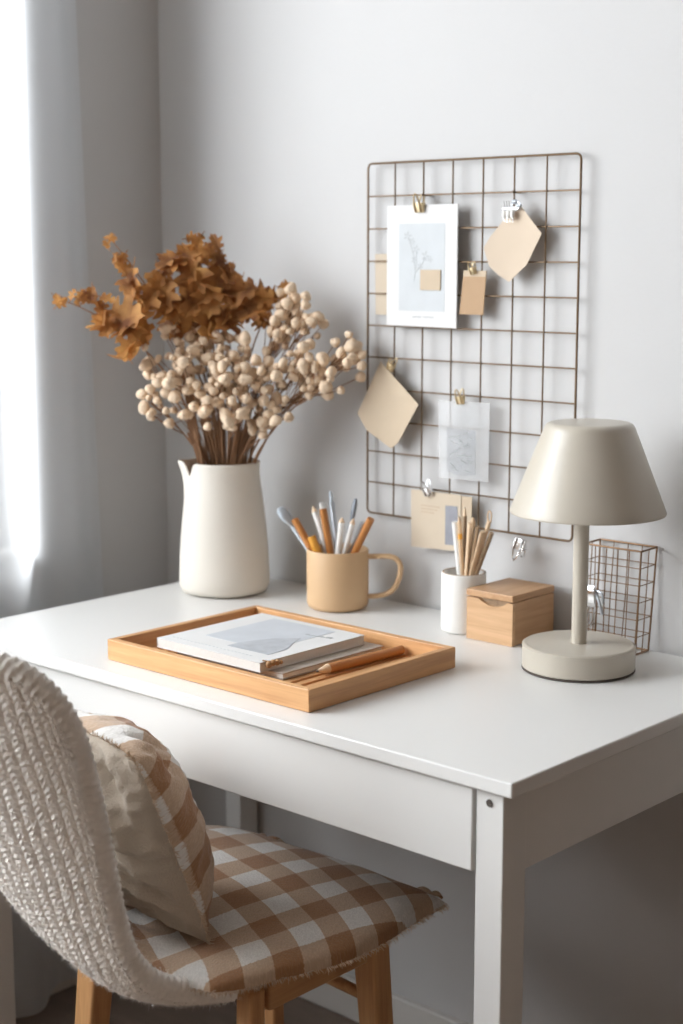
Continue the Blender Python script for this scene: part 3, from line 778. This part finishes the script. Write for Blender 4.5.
# vellum
vl = thing('tracing_paper', (.198, GP, .963), 'translucent white tracing paper with a faint grey sketch, in the middle of the grid', 'paper')
obj('sheet', sheet([(.152, .963), (.246, .965), (.247, 1.084), (.149, 1.082)], GP-.0005, .0004), M['vellum'], vl, smooth=False)
o = obj('sketch', sheet([(.167, .974), (.190, .969), (.222, .973), (.221, 1.040), (.166, 1.042)], GP-.0009, .0002), sheer_mat('pale_sketch', (.66, .68, .70), .62, .3), vl, smooth=False)
sk = MB()
for i in range(26):
    x = random.uniform(.170, .216); z = random.uniform(.976, 1.036); l = random.uniform(.004, .012); a = random.uniform(-.6, .6)
    sk.tube([(x-l*cos(a)/2, GP-.0012, z-l*sin(a)/2), (x+l*cos(a)/2, GP-.0012, z+l*sin(a)/2)], .0005, 4)
obj('pencil_lines', sk, M['inkpale'], vl, smooth=False)
# bottom cards
pc = thing('postcard', (.147, GP, .85), 'beige postcard with a slate photo on its right, clipped to the bottom of the grid', 'postcard')
obj('card', sheet([(.098, .8485), (.196, .8525), (.196, .940), (.097, .9395)], GP-.001, .0010), M['kraftcard'], pc, smooth=False)
obj('photo', sheet([(.166, .8600), (.190, .8610), (.190, .9220), (.166, .9210)], GP-.002, .0004), M['cardphoto'], pc, smooth=False)
wl = MB()
for r in range(3):
    for i in range(7-r): wl.box((.118+i*.0055, GP-.0023, .916-r*.005), (.1225+i*.0055-.0008, GP-.002, .9170-r*.005))
obj('writing', wl, M['kraft'], pc, smooth=False)
o = obj('note_card', sheet([(.140, .873), (.215, .873), (.216, .939), (.138, .937)], GP, .0008), M['kraftpale'], smooth=False)
tag(o, 'pale card showing behind the right edge of the slate-photo postcard', 'card')

# clips
def bulldog(name, c, s, m, lab, rot=0., y=None):
    """a small binder clip: wedge body pinching the paper and two wire handles"""
    y = GP if y is None else y
    t = thing(name, (c[0], y, c[1]), lab, 'clip')
    ca, sa = cos(rot), sin(rot)
    def Rr(p): return (c[0]+(p[0]*ca-p[2]*sa)*s, y+p[1]*s, c[1]+(p[0]*sa+p[2]*ca)*s)
    mb = MB(); w = .5
    prof = [(-.06, -.45), (-.34, .30), (-.34, .36), (.28, .36), (.28, .30), (.06, -.45)]
    vs = [Rr((-w, py, pz)) for py, pz in prof]+[Rr((w, py, pz)) for py, pz in prof]
    n = len(prof)
    mb.add(vs, [tuple(range(n)), tuple(range(2*n-1, n-1, -1))]+[(i, n+i, n+(i+1)%n, (i+1)%n) for i in range(n)])
    obj('clip_body', mb, m, t, bevel=.0006*s/.012, smooth=True)
    for sg in (-1, 1):
        pts = [(-.28, sg*.10-.05, -.45), (-.30, sg*.30-.05, .25), (-.16, sg*.50-.05, .95), (0, sg*.55-.05, 1.08), (.16, sg*.50-.05, .95), (.30, sg*.30-.05, .25), (.28, sg*.10-.05, -.45)]
        obj('wire_handle', MB().tube([Rr(p) for p in pts], .07*s, 6), m, t)
    return t
yc = GP-.005
bulldog('bulldog_clip', (.1115, 1.3735), .018, M['gold'], 'small gold clip at the top centre of the white print', y=yc)
bulldog('bulldog_clip', (.2150, 1.2790), .012, M['gold'], 'tiny dark gold clip holding the small kraft tag', .2, y=yc)
bulldog('bulldog_clip', (.0560, 1.1290), .014, M['gold'], 'gold clip at the top of the tan diamond paper', -.5, y=yc)
bulldog('bulldog_clip', (.1945, 1.0860), .015, M['gold'], 'small gold clip at the top of the tracing paper', .1, y=yc)
bulldog('bulldog_clip', (.1330, .9400), .016, M['chrome'], 'silver clip on the top edge of the beige postcard', .3, y=yc)
bulldog('bulldog_clip', (.3100, .8780), .020, M['chrome'], 'silver clip hanging empty on the bottom wire of the grid', 3.0, y=yc)
# claw clip with white pegs
cl = thing('claw_clip', (.290, GP-.006, 1.362), 'silver claw clip with three white pegs holding the blush paper', 'clip')
b = MB(); b.box((.270, GP-.009, 1.3660), (.299, GP-.004, 1.3700)); obj('bar', b, M['chrome'], cl, bevel=.0008)
for x in (.2735, .2810, .2885): obj('peg', MB().tube([(x, GP-.008, 1.3650), (x, GP-.009, 1.3585), (x, GP-.008, 1.3540)], [.0030, .0034, .0024], 10), M['whiteplastic'], cl)
pn = MB()
for x in (.2730, .2775, .2820, .2865, .2910): pn.tube([(x, GP-.007, 1.3700), (x-.0015, GP-.007, 1.3790)], .0005, 5)
for x in (.2735, .2785, .2835, .2885): pn.tube([(x, GP-.008, 1.3545), (x, GP-.008, 1.3480)], .0005, 5)
obj('tines', pn, M['chrome'], cl)
sp_ = MB()
for k in range(4): sp_.ball((.290+.004*k, GP-.008-.001*(k%2), 1.3775-.003*k+.003*(k%2)), .0034-.0003*k, (1, 1, 1.1))
sp_.tube([(.286, GP-.008, 1.3720), (.294, GP-.009, 1.3800), (.302, GP-.009, 1.3740)], .0012, 6)
obj('spring', sp_, M['steel'], cl)
# silver clip hanging on the basket
t = thing('binder_clip', (.458, -.052, .80), 'large silver clip hanging on the wire basket just right of the lamp stem', 'clip')
b = MB(); c = Vector((.4545, -.0515, .826))
prf = [(-.002, -.016), (-.0075, -.004), (-.0085, .010), (-.004, .017), (.0005, .010), (0, -.016)]
n = len(prf); L0, L1 = -.0135, .0105
vs = [(c.x+L0+abs(z)*.15, c.y+y, c.z+z) for y, z in prf]+[(c.x+L1-abs(z)*.15, c.y+y, c.z+z) for y, z in prf]
b.add(vs, [tuple(range(n)), tuple(range(2*n-1, n-1, -1))]+[(i, n+i, n+(i+1)%n, (i+1)%n) for i in range(n)])
obj('clip_body', b, M['chrome'], t, bevel=.0015)
b = MB(); b.tube(bez(Vector((.462, -.053, .832)), Vector((.472, -.056, .818)), Vector((.474, -.053, .802)), 8), .0022, 8)
b.tube(bez(Vector((.462, -.053, .835)), Vector((.478, -.055, .836)), Vector((.474, -.053, .818)), 8), .0018, 8)
obj('spring', b, M['steel'], t)
b = MB(); b.tube([(.452, -.052, .812), (.449, -.054, .794), (.454, -.055, .782), (.460, -.054, .792), (.458, -.052, .812)], .0016, 8)
obj('wire_handle', b, M['chrome'], t)

#CHAIR
# ------------------------------------------------------------------ chair
def smooth_noise(U, V, n, f, seed):
    r = np.random.default_rng(seed); o = np.zeros_like(U)
    for _ in range(n):
        a = r.uniform(0, 2*pi); k = f*r.uniform(.5, 1.6)
        o += np.sin((U*np.cos(a)+V*np.sin(a))*k+r.uniform(0, 6.3))
    return o/n
CXH = .262
Q  = [-1.0, -.60, -.20, .00, .12, .22, .32, .42, .55, .70, .85, 1.0]
CY_ = [-.400, -.52, -.64, -.715, -.775, -.832, -.878, -.908, -.940, -.972, -1.000, -1.030]
CZ_ = [.452, .448, .446, .447, .452, .470, .504, .550, .625, .715, .805, .900]
RY_ = [-.395, -.51, -.62, -.700, -.762, -.826, -.864, -.882, -.897, -.914, -.934, -.962]
RZ_ = [.456, .458, .462, .472, .480, .500, .535, .582, .650, .730, .810, .890]
HW  = [.175, .185, .188, .178, .166, .152, .144, .142, .144, .147, .148, .146]
QF = np.linspace(-1, 1, 400)
def smoothed(a):
    v = np.interp(QF, Q, a); k = np.ones(27)/27
    return np.convolve(np.pad(v, 13, mode='reflect', reflect_type='odd'), k, 'valid')
PR = [smoothed(a) for a in (CY_, CZ_, RY_, RZ_, HW)]
def S(s, q):
    cy, cz, ry, rz, hw = [np.interp(q, QF, a) for a in PR]
    th = s*pi/2; g = 1-np.cos(th)*(.55+.45*np.cos(th))
    x = CXH+hw*(np.sin(th)*.55+s*.45)
    t = np.clip((.75-s)/1.35, 0, 1); wl = t*t*(3-2*t)
    k = np.clip((q-.06)/.20, 0, 1); low = np.clip((.80-q)/.55, 0, 1)*k*k*(3-2*k)
    x = np.where(s < 0, CXH+(x-CXH)*(1-.25*low), x)
    return np.stack([x, cy+(ry-cy)*g+.012*low*wl, cz+(rz-cz)*g+.105*low*wl], -1)
def topq(s):
    a = np.clip((np.abs(s)-.50)/.50, 0, 1)
    return 1-.17*(1-np.sqrt(np.clip(1-a**2.2, 0, 1)))
def sheet_grid(s0, s1, ns, nq, q0=0., marg=0.):
    s = np.linspace(s0, s1, ns)[None, :].repeat(nq, 0)
    v = np.linspace(0, 1, nq)[:, None].repeat(ns, 1)
    q = q0+(topq(s)-marg-q0)*v
    P = S(s, q)
    du = np.gradient(P, axis=1); dv = np.gradient(P, axis=0)
    N = np.cross(du, dv); N /= np.linalg.norm(N, axis=-1, keepdims=True)+1e-12
    # outward: away from the sitter (to -y / down)
    au = np.cumsum(np.linalg.norm(du, axis=-1), 1); av = np.cumsum(np.linalg.norm(dv, axis=-1), 0)
    au = au-au[:, ns//2:ns//2+1]
    return P, N, au, av, s, q
ch = thing('shell_chair', (.24, -.62, 0), 'wooden-legged bucket chair pulled up to the white desk', 'chair')
P, N, *_ = sheet_grid(-.97, .97, 40, 70, -1.0, .02)
sgn = 1 if N[30, 20, 1]*0+N[60, 20, 1] < 0 else -1
N = N*sgn
A = P+N*.004; B_ = P-N*.004
mb = MB().grid(A); mb.grid(B_[:, ::-1])
n_, m_ = A.shape[:2]; o1 = n_*m_
ring = [(0, j) for j in range(m_)]+[(i, m_-1) for i in range(1, n_)]+[(n_-1, j) for j in range(m_-2, -1, -1)]+[(i, 0) for i in range(n_-2, 0, -1)]
for k in range(len(ring)):
    a, b2 = ring[k], ring[(k+1) % len(ring)]
    ia, ib = a[0]*m_+a[1], b2[0]*m_+b2[1]; ja, jb = o1+a[0]*m_+(m_-1-a[1]), o1+b2[0]*m_+(m_-1-b2[1])
    mb.f.append((ia, ib, jb, ja))
obj('shell', mb, M['beechy'], ch, angle=60)
def leg(top, foot, w0, w1):
    mb = MB(); t = Vector(top); f = Vector(foot); vs = []
    for c, w in ((f, w1), (f*.5+t*.5, (w0+w1)/2), (t, w0)):
        for dx, dy in ((-1, -1), (1, -1), (1, 1), (-1, 1)): vs.append((c.x+dx*w/2, c.y+dy*w/2, c.z))
    fs = [(3,2,1,0), (8,9,10,11)]
    for i in range(2):
        for k in range(4): fs.append((i*4+k, i*4+(k+1)%4, i*4+4+(k+1)%4, i*4+4+k))
    return mb.add(vs, fs)
LEGS = [((.397, -.460, .443), (.415, -.435, 0)), ((.398, -.676, .443), (.412, -.700, 0)), ((.112, -.672, .440), (.080, -.700, 0)), ((.175, -.420, .443), (.165, -.395, 0))]
lobs = []
for i, (t_, f_) in enumerate(LEGS): lobs.append(obj('leg', leg(t_, f_, (.036, .026, .038, .024)[i], (.028, .024, .028, .020)[i]), M['beech'], ch, bevel=.004, seg=3))
for (a, b2) in (((.394, -.656, .408), (.409, -.477, .441)), ((.125, -.654, .408), (.141, -.430, .441)), ((.19, -.448, .408), (.390, -.434, .441))):
    obj('rail', MB().box(a, b2), M['beechy'], ch, bevel=.003)
obj('stretcher', MB().tube([(.170, -.415, .33), (.410, -.445, .34)], .008, 10), M['beechy'], ch)
sc_ = obj('screw', MB().tube([(.4025, -.4795, .424), (.4025, -.4765, .424)], .0048, 14), M['chrome'], lobs[0]); sc_['label'] = 'small chrome screw head'

# ------------------------------------------------------------------ knitted throw over the back
def knit(U, V, amp=1., p=.0150, r=.0080):
    c = U/p+.05*np.sin(V*60)+.03*np.sin(V*171+1)
    i = np.floor(c); f = c-i-.5                       # -.5 .. .5 across one rib
    rib = np.sqrt(np.clip(1-(np.abs(f)*2)**2.4, 0, 1))
    ph = V/r+np.abs(f)*1.3+np.where(i % 2 == 0, 0, .5)+.35*smooth_noise(U, V, 6, 130, 3)
    st = .5+.5*np.cos(2*pi*ph)
    h = rib*(.72+.40*st**.8)
    h += .38*smooth_noise(U, V, 14, 800, 5)+.50*smooth_noise(U, V, 14, 1900, 8)
    return h*amp*.0043
TH = .0105
mb = MB(); FIB = []
P, N, au, av, s_, q_ = sheet_grid(-1, 1, 430, 470, .07); N = N*sgn
Po = P+N*(TH+knit(au, av))[..., None]
mb.grid(Po)
FIB.append((Po, N))
P2, N2, au2, av2, *_ = sheet_grid(-1, 1, 200, 220, .07); N2 = N2*sgn
Pi = P2-N2*(TH*.75+knit(au2, av2, .7))[..., None]
mb.grid(Pi[:, ::-1])
# rolled rim
bp = []; bn = []
def bpt(s, q): 
    e = 1e-3
    p = S(np.array(s), np.array(q)); du = S(np.array(min(s+e, 1)), np.array(q))-S(np.array(max(s-e, -1)), np.array(q)); dv = S(np.array(s), np.array(min(q+e, 1)))-S(np.array(s), np.array(q-e))
    n = np.cross(du, dv)*sgn; return p, n/np.linalg.norm(n)
path = [(1, q) for q in np.linspace(.07, topq(np.array(1.))-.004, 230)]+[(s, float(topq(np.array(s)))) for s in np.sin(np.linspace(pi/2, -pi/2, 300))]+[(-1, q) for q in np.linspace(topq(np.array(-1.))-.004, .07, 160)]
for s, q in path:
    p, n = bpt(float(s), float(q)); bp.append(p); bn.append(n)
bp = np.array(bp); bn = np.array(bn)
ker = np.ones(9)/9
for k in range(3):
    bp[:, k] = np.convolve(np.pad(bp[:, k], 4, mode='edge'), ker, 'valid')
tg_ = np.gradient(bp, axis=0); tg_ /= np.linalg.norm(tg_, axis=1, keepdims=True)
bn -= tg_*(bn*tg_).sum(1, keepdims=True); bn /= np.linalg.norm(bn, axis=1, keepdims=True)
bb = np.cross(tg_, bn)
arc = np.concatenate([[0], np.cumsum(np.linalg.norm(np.diff(bp, axis=0), axis=1))])
# resample finely
aa = np.arange(0, arc[-1], .0014); RS = lambda X: np.stack([np.interp(aa, arc, X[:, k]) for k in range(3)], 1)
bp, bn, bb = RS(bp), RS(bn), RS(bb)
K = 40; an = np.linspace(0, 2*pi, K)
Ug = (an[None, :]*.0125).repeat(len(aa), 0); Vg = aa[:, None].repeat(K, 1)
hh = .0012+.0019*(.5+.5*np.cos(2*pi*(Vg/.0098+an[None, :]*.35)))*(.6+.4*np.cos(an[None, :]*3))+.0030*smooth_noise(Ug, Vg, 14, 1300, 2)
rr = (.0118+hh)[..., None]
dirs = bn[:, None, :]*np.cos(an)[None, :, None]+bb[:, None, :]*np.sin(an)[None, :, None]
Pr = bp[:, None, :]+dirs*rr
mb.grid(Pr); FIB.append((Pr, dirs))
# loose fibres
r = np.random.default_rng(21)
for (G, NN), cnt in zip(FIB, (26000, 9000)):
    i = r.integers(0, G.shape[0], cnt); j = r.integers(0, G.shape[1], cnt)
    b0 = G[i, j]; nn = NN[i, j]
    d = nn*r.uniform(.2, 1.0, (cnt, 1))+r.normal(0, .75, (cnt, 3)); d /= np.linalg.norm(d, axis=1, keepdims=True)
    L = r.uniform(.003, .0085, (cnt, 1)); b1 = b0+d*L*.5+r.normal(0, .0006, (cnt, 3)); b2 = b1+(d+nn*-.25+r.normal(0, .5, (cnt, 3)))*L*.5
    sd_ = np.cross(d, r.normal(0, 1, (cnt, 3))); sd_ /= np.linalg.norm(sd_, axis=1, keepdims=True); sd_ *= .00016
    V = np.stack([b0-sd_, b0+sd_, b1+sd_*.8, b1-sd_*.8, b2], 1).reshape(-1, 3)
    o = len(mb.v); mb.v += [tuple(q) for q in V.tolist()]
    for k in range(cnt): mb.f += [(o+5*k, o+5*k+1, o+5*k+2, o+5*k+3), (o+5*k+3, o+5*k+2, o+5*k+4)]
thr = obj('knitted_throw', mb, M['wool'], angle=180)
tag(thr, 'chunky cream ribbed knit throw wrapped over the back of the chair', 'throw')

# ------------------------------------------------------------------ gingham seat cushion
def seat_z(x, y):
    """top of the shell under (x, y)"""
    s = np.clip((x-CXH)/.198, -1, 1); g = 1-np.cos(s*pi/2)*(.55+.45*np.cos(s*pi/2))
    m = QF < .30
    zc = np.interp(-y, -PR[0][m], PR[1][m]); zr = np.interp(-y, -PR[2][m], PR[3][m])
    return zc+(zr-zc)*g+.004
nu = 150
u, v = np.meshgrid(np.linspace(-1, 1, nu), np.linspace(-1, 1, nu))
kk = np.where((u > 0), .24, .55)
x = .235+.238*u*np.sqrt(1-kk*v**2/2); y = -.588+.222*v*np.sqrt(1-kk*u**2/2)
x += .004*np.sin(v*5+1)*np.abs(u)**4; y += .003*np.sin(u*6)*np.abs(v)**4
x += np.clip((-.60-y)/.16, 0, 1)*np.clip((.26-x)/.24, 0, 1)*.15
base = np.maximum(seat_z(x, y)+.0022, .4585)
sq_, ss_ = np.meshgrid(np.linspace(-.9, .45, 500), np.linspace(-1, 1, 500))
SP_ = S(ss_, sq_).reshape(-1, 3); up_ = np.where(sq_.reshape(-1) > .04, .019, .006)
bi = ((SP_[:, 0]+.1)/.006).astype(int).clip(0, 119); bj = ((SP_[:, 1]+1.0)/.006).astype(int).clip(0, 119)
H = np.full((120, 120), .44); np.maximum.at(H, (bi, bj), SP_[:, 2]+up_)
H2 = H.copy()
for di in range(-2, 3):
    for dj in range(-2, 3): H2 = np.maximum(H2, np.roll(np.roll(H, di, 0), dj, 1))
H3 = sum(np.roll(np.roll(H2, di, 0), dj, 1) for di in range(-2, 3) for dj in range(-2, 3))/25
hz = H3[((x+.1)/.006).astype(int).clip(0, 119), ((y+1.0)/.006).astype(int).clip(0, 119)]
fade = np.clip((.34-x)/.10, 0, 1)
base = base+np.clip(hz-base, 0, .06)*fade
prof_ = np.clip((1-np.abs(u)**7)*(1-np.abs(v)**7), 0, 1)**.42
wr = .0018*smooth_noise(x, y, 8, 60, 4)*prof_
Zt = base+.005+.026*prof_+wr+.006*np.clip((u*v), 0, 1)**3*(u > 0)
Zb = base+.0045-.0045*prof_
top_ = np.stack([x, y, Zt], -1); bot_ = np.stack([x, y, Zb], -1)
c6 = np.array([[8.3807, -1.0859, 17.3353, 10.995, 1.6425, 5.4681], [7.822, -13.5719, 8.6977, 3.0767, -1.6029, 5.9213]])
F6 = np.stack([np.ones_like(x), x, y, x*x, x*y, y*y], -1)
uvw = F6@c6.T
mb = MB().grid(top_); mb.grid(bot_[:, ::-1])
edge = [(0, j) for j in range(nu)]+[(i, nu-1) for i in range(1, nu)]+[(nu-1, j) for j in range(nu-2, -1, -1)]+[(i, 0) for i in range(nu-2, 0, -1)]
for k in range(len(edge)):
    a, b2 = edge[k], edge[(k+1) % len(edge)]
    mb.f.append((b2[0]*nu+b2[1], a[0]*nu+a[1], nu*nu+a[0]*nu+nu-1-a[1], nu*nu+b2[0]*nu+nu-1-b2[1]))
mb.uv = np.concatenate([uvw.reshape(-1, 2), uvw[:, ::-1].reshape(-1, 2)])
cu = thing('seat_cushion', (.235, -.588, .4585), 'brown and white gingham seat pad on the chair, its near corner under the pillow', 'cushion')
cu['label'] = 'brown and white gingham seat pad with frayed edges lying on the chair seat'
obj('pad', mb, M['gingham'], cu, angle=60)
fr = MB(); r = random.Random(4)
for k in range(1500):
    a = edge[r.randrange(len(edge))]
    p = Vector(top_[a[0], a[1]]).lerp(Vector(bot_[a[0], a[1]]), r.random())
    o_ = Vector((p.x-.235, p.y+.588, 0)).normalized()
    d = (o_+Vector((r.gauss(0, .5), r.gauss(0, .5), r.gauss(-.35, .45)))).normalized()*r.uniform(.003, .008)
    fr.tube([p-d*.1, p+d*.5, p+d+Vector((0, 0, -.001))], [.0005, .0005, .0002], 3, caps=False)
f_ = obj('fringe', fr, M['fringe'], cu); f_['kind'] = 'stuff'
def tie(c, dirs_):
    mb = MB()
    for d in dirs_:
        p0 = Vector(c); p1 = p0+Vector(d)*.5+Vector((0, 0, .010)); p2 = p0+Vector(d)
        mb.tube(bez(p0, p1, p2, 8), [.004, .006, .0065, .0065, .0065, .006, .005, .004], 10, flat=.45)
    mb.ball(c, .0075, (1, 1, .8))
    mb.uv = np.array([(q[0]*12, q[1]*12) for q in mb.v])
    o = obj('tie', mb, M['gingham'], cu)
tie((.425, -.372, .470), ((-.030, .008, -.002), (.012, .010, -.002)))
tie((.120, -.376, .470), ((.035, .006, .0), (-.02, .008, -.004)))

# ------------------------------------------------------------------ pillow leaning on the chair back
P1 = Vector((.352, -.700, .492)); P2 = Vector((.356, -.800, .752)); HWp = .155; YAW = .14
va = (P2-P1)/2; ua = Vector((HWp*cos(YAW), -HWp*sin(YAW), 0)); ctr = (P1+P2)/2-ua; na = ua.cross(va).normalized()   # na: towards the chair back
pil = thing('pillow', (ctr.x, ctr.y, .492), 'crumpled pillow, beige linen behind and gingham in front, leaning on the chair back', 'pillow')
n = 150
u, v = np.meshgrid(np.linspace(-1, 1, n), np.linspace(-1, 1, n))
uu = u*(1-.03*(1-v**2)); vv = v*(1-.05*(1-u**2))
uu = np.where((u > 0) & (v > 0), u*(1-.03*(1-v**2)-.20*(np.clip(u*v, 0, 1))**2.5), uu)
vv = np.where((v > 0), v*(1-.05*(1-u**2)-.16*np.clip(np.abs(u)*v, 0, 1)**2.5), vv)
core = np.clip((1-u**2), 0, 1)**.55*np.clip((1-v**2), 0, 1)**.55
def half(sign, T_, seed):
    w = core*T_
    wr = smooth_noise(u, v, 10, 9, seed)*.010+np.abs(smooth_noise(u, v, 8, 16, seed+1))*-.010+smooth_noise(u, v, 12, 34, seed+2)*.003
    # a pulled crease from the upper edge
    crease = -.020*np.exp(-(((u-.55)*1.0+(v-.78)*.6)/.10)**2-((v-.70)/.22)**2)
    if sign > 0:                                     # long pulled folds running to the lower corner
        for (a, c, wd, am) in ((.9, .15, .10, -.020), (1.25, -.35, .12, -.016), (.55, .55, .07, -.012), (1.0, -.10, .05, .010)):
            dd = (v+a*u*.9-c*1.0-.25*np.sin(u*3+c*5))/wd
            crease = crease+am*np.exp(-dd**2)*(.6+.4*np.sin(u*4+c*9))
    w = w+(wr+crease)*np.clip(core*3, 0, 1)
    w = np.maximum(w, .0008*np.clip(core*20, 0, 1))
    seam = .006*smooth_noise(u, v, 5, 5, 77)
    Pp = np.array(ctr)[None, None]+uu[..., None]*np.array(ua)+vv[..., None]*np.array(va)+((w*sign)+seam)[..., None]*np.array(na)
    Pp[..., 2] = np.maximum(Pp[..., 2], .4935)
    return Pp
bk_ = half(1, .058, 31); ft = half(-1, .105, 51)
mb = MB().grid(bk_[:, ::-1]); obj('linen_back', mb, M['linen'], pil, angle=180)['label'] = 'plain beige linen side'
mb = MB().grid(ft); mb.uv = np.stack([u*1.3-.53, v*2.0+.2], -1).reshape(-1, 2); obj('gingham_front', mb, M['gingham'], pil, angle=180)['label'] = 'brown and white gingham side'
fr = MB(); r = random.Random(9)
for k in range(900):
    side = r.randrange(4); tt = r.randrange(n)
    i, j = ((tt, n-1), (n-1, tt), (tt, 0), (0, tt))[side]
    p = Vector(bk_[i, j]); o_ = (p-ctr).normalized()
    d = (o_+Vector((r.gauss(0, .6), r.gauss(0, .6), r.gauss(0, .5)))).normalized()*r.uniform(.003, .009)
    fr.tube([p, p+d*.5, p+d], [.0005, .0005, .0002], 3, caps=False)
f_ = obj('fringe', fr, M['fringe'], pil); f_['kind'] = 'stuff'

# ------------------------------------------------------------------ light
def area(name, loc, rot, sx, sy, power, col):
    l = bpy.data.lights.new(name, 'AREA'); l.shape = 'RECTANGLE'; l.size = sx; l.size_y = sy; l.energy = power; l.color = col
    o = bpy.data.objects.new(name, l); COL.objects.link(o); o.location = loc; o.rotation_euler = rot; return o
area('daylight', (XL-1.2, -2.85, 2.05), (0, -pi/2+.15, 0), 1.3, 3.0, 690, (.95, .975, 1.0))
world = bpy.data.worlds.new('world'); bpy.context.scene.world = world; world.use_nodes = True
bg = world.node_tree.nodes['Background']; bg.inputs[0].default_value = (.85, .93, 1, 1); bg.inputs[1].default_value = 1.0

# ------------------------------------------------------------------ camera
cam = bpy.data.cameras.new('camera'); co = bpy.data.objects.new('camera', cam); COL.objects.link(co)
co.location = (1.6579, -1.902, 1.3044)
co.rotation_euler = (pi/2-.1629, 0, .7376)
cam.sensor_fit = 'HORIZONTAL'; cam.sensor_width = 36; cam.lens = 1574.6/683*36
cam.clip_start = .05
cam.dof.use_dof = True; cam.dof.focus_distance = 1.97; cam.dof.aperture_fstop = 6.0
sc = bpy.context.scene; sc.camera = co
sc.view_settings.view_transform = 'Standard'; sc.view_settings.look = 'None'; sc.view_settings.gamma = 1; sc.view_settings.use_curve_mapping = False
sc.view_settings.exposure = 0.0
sc.cycles.use_denoising = True; sc.cycles.max_bounces = 10; sc.cycles.diffuse_bounces = 6; sc.cycles.transparent_max_bounces = 16
sc.cycles.sample_clamp_indirect = 6
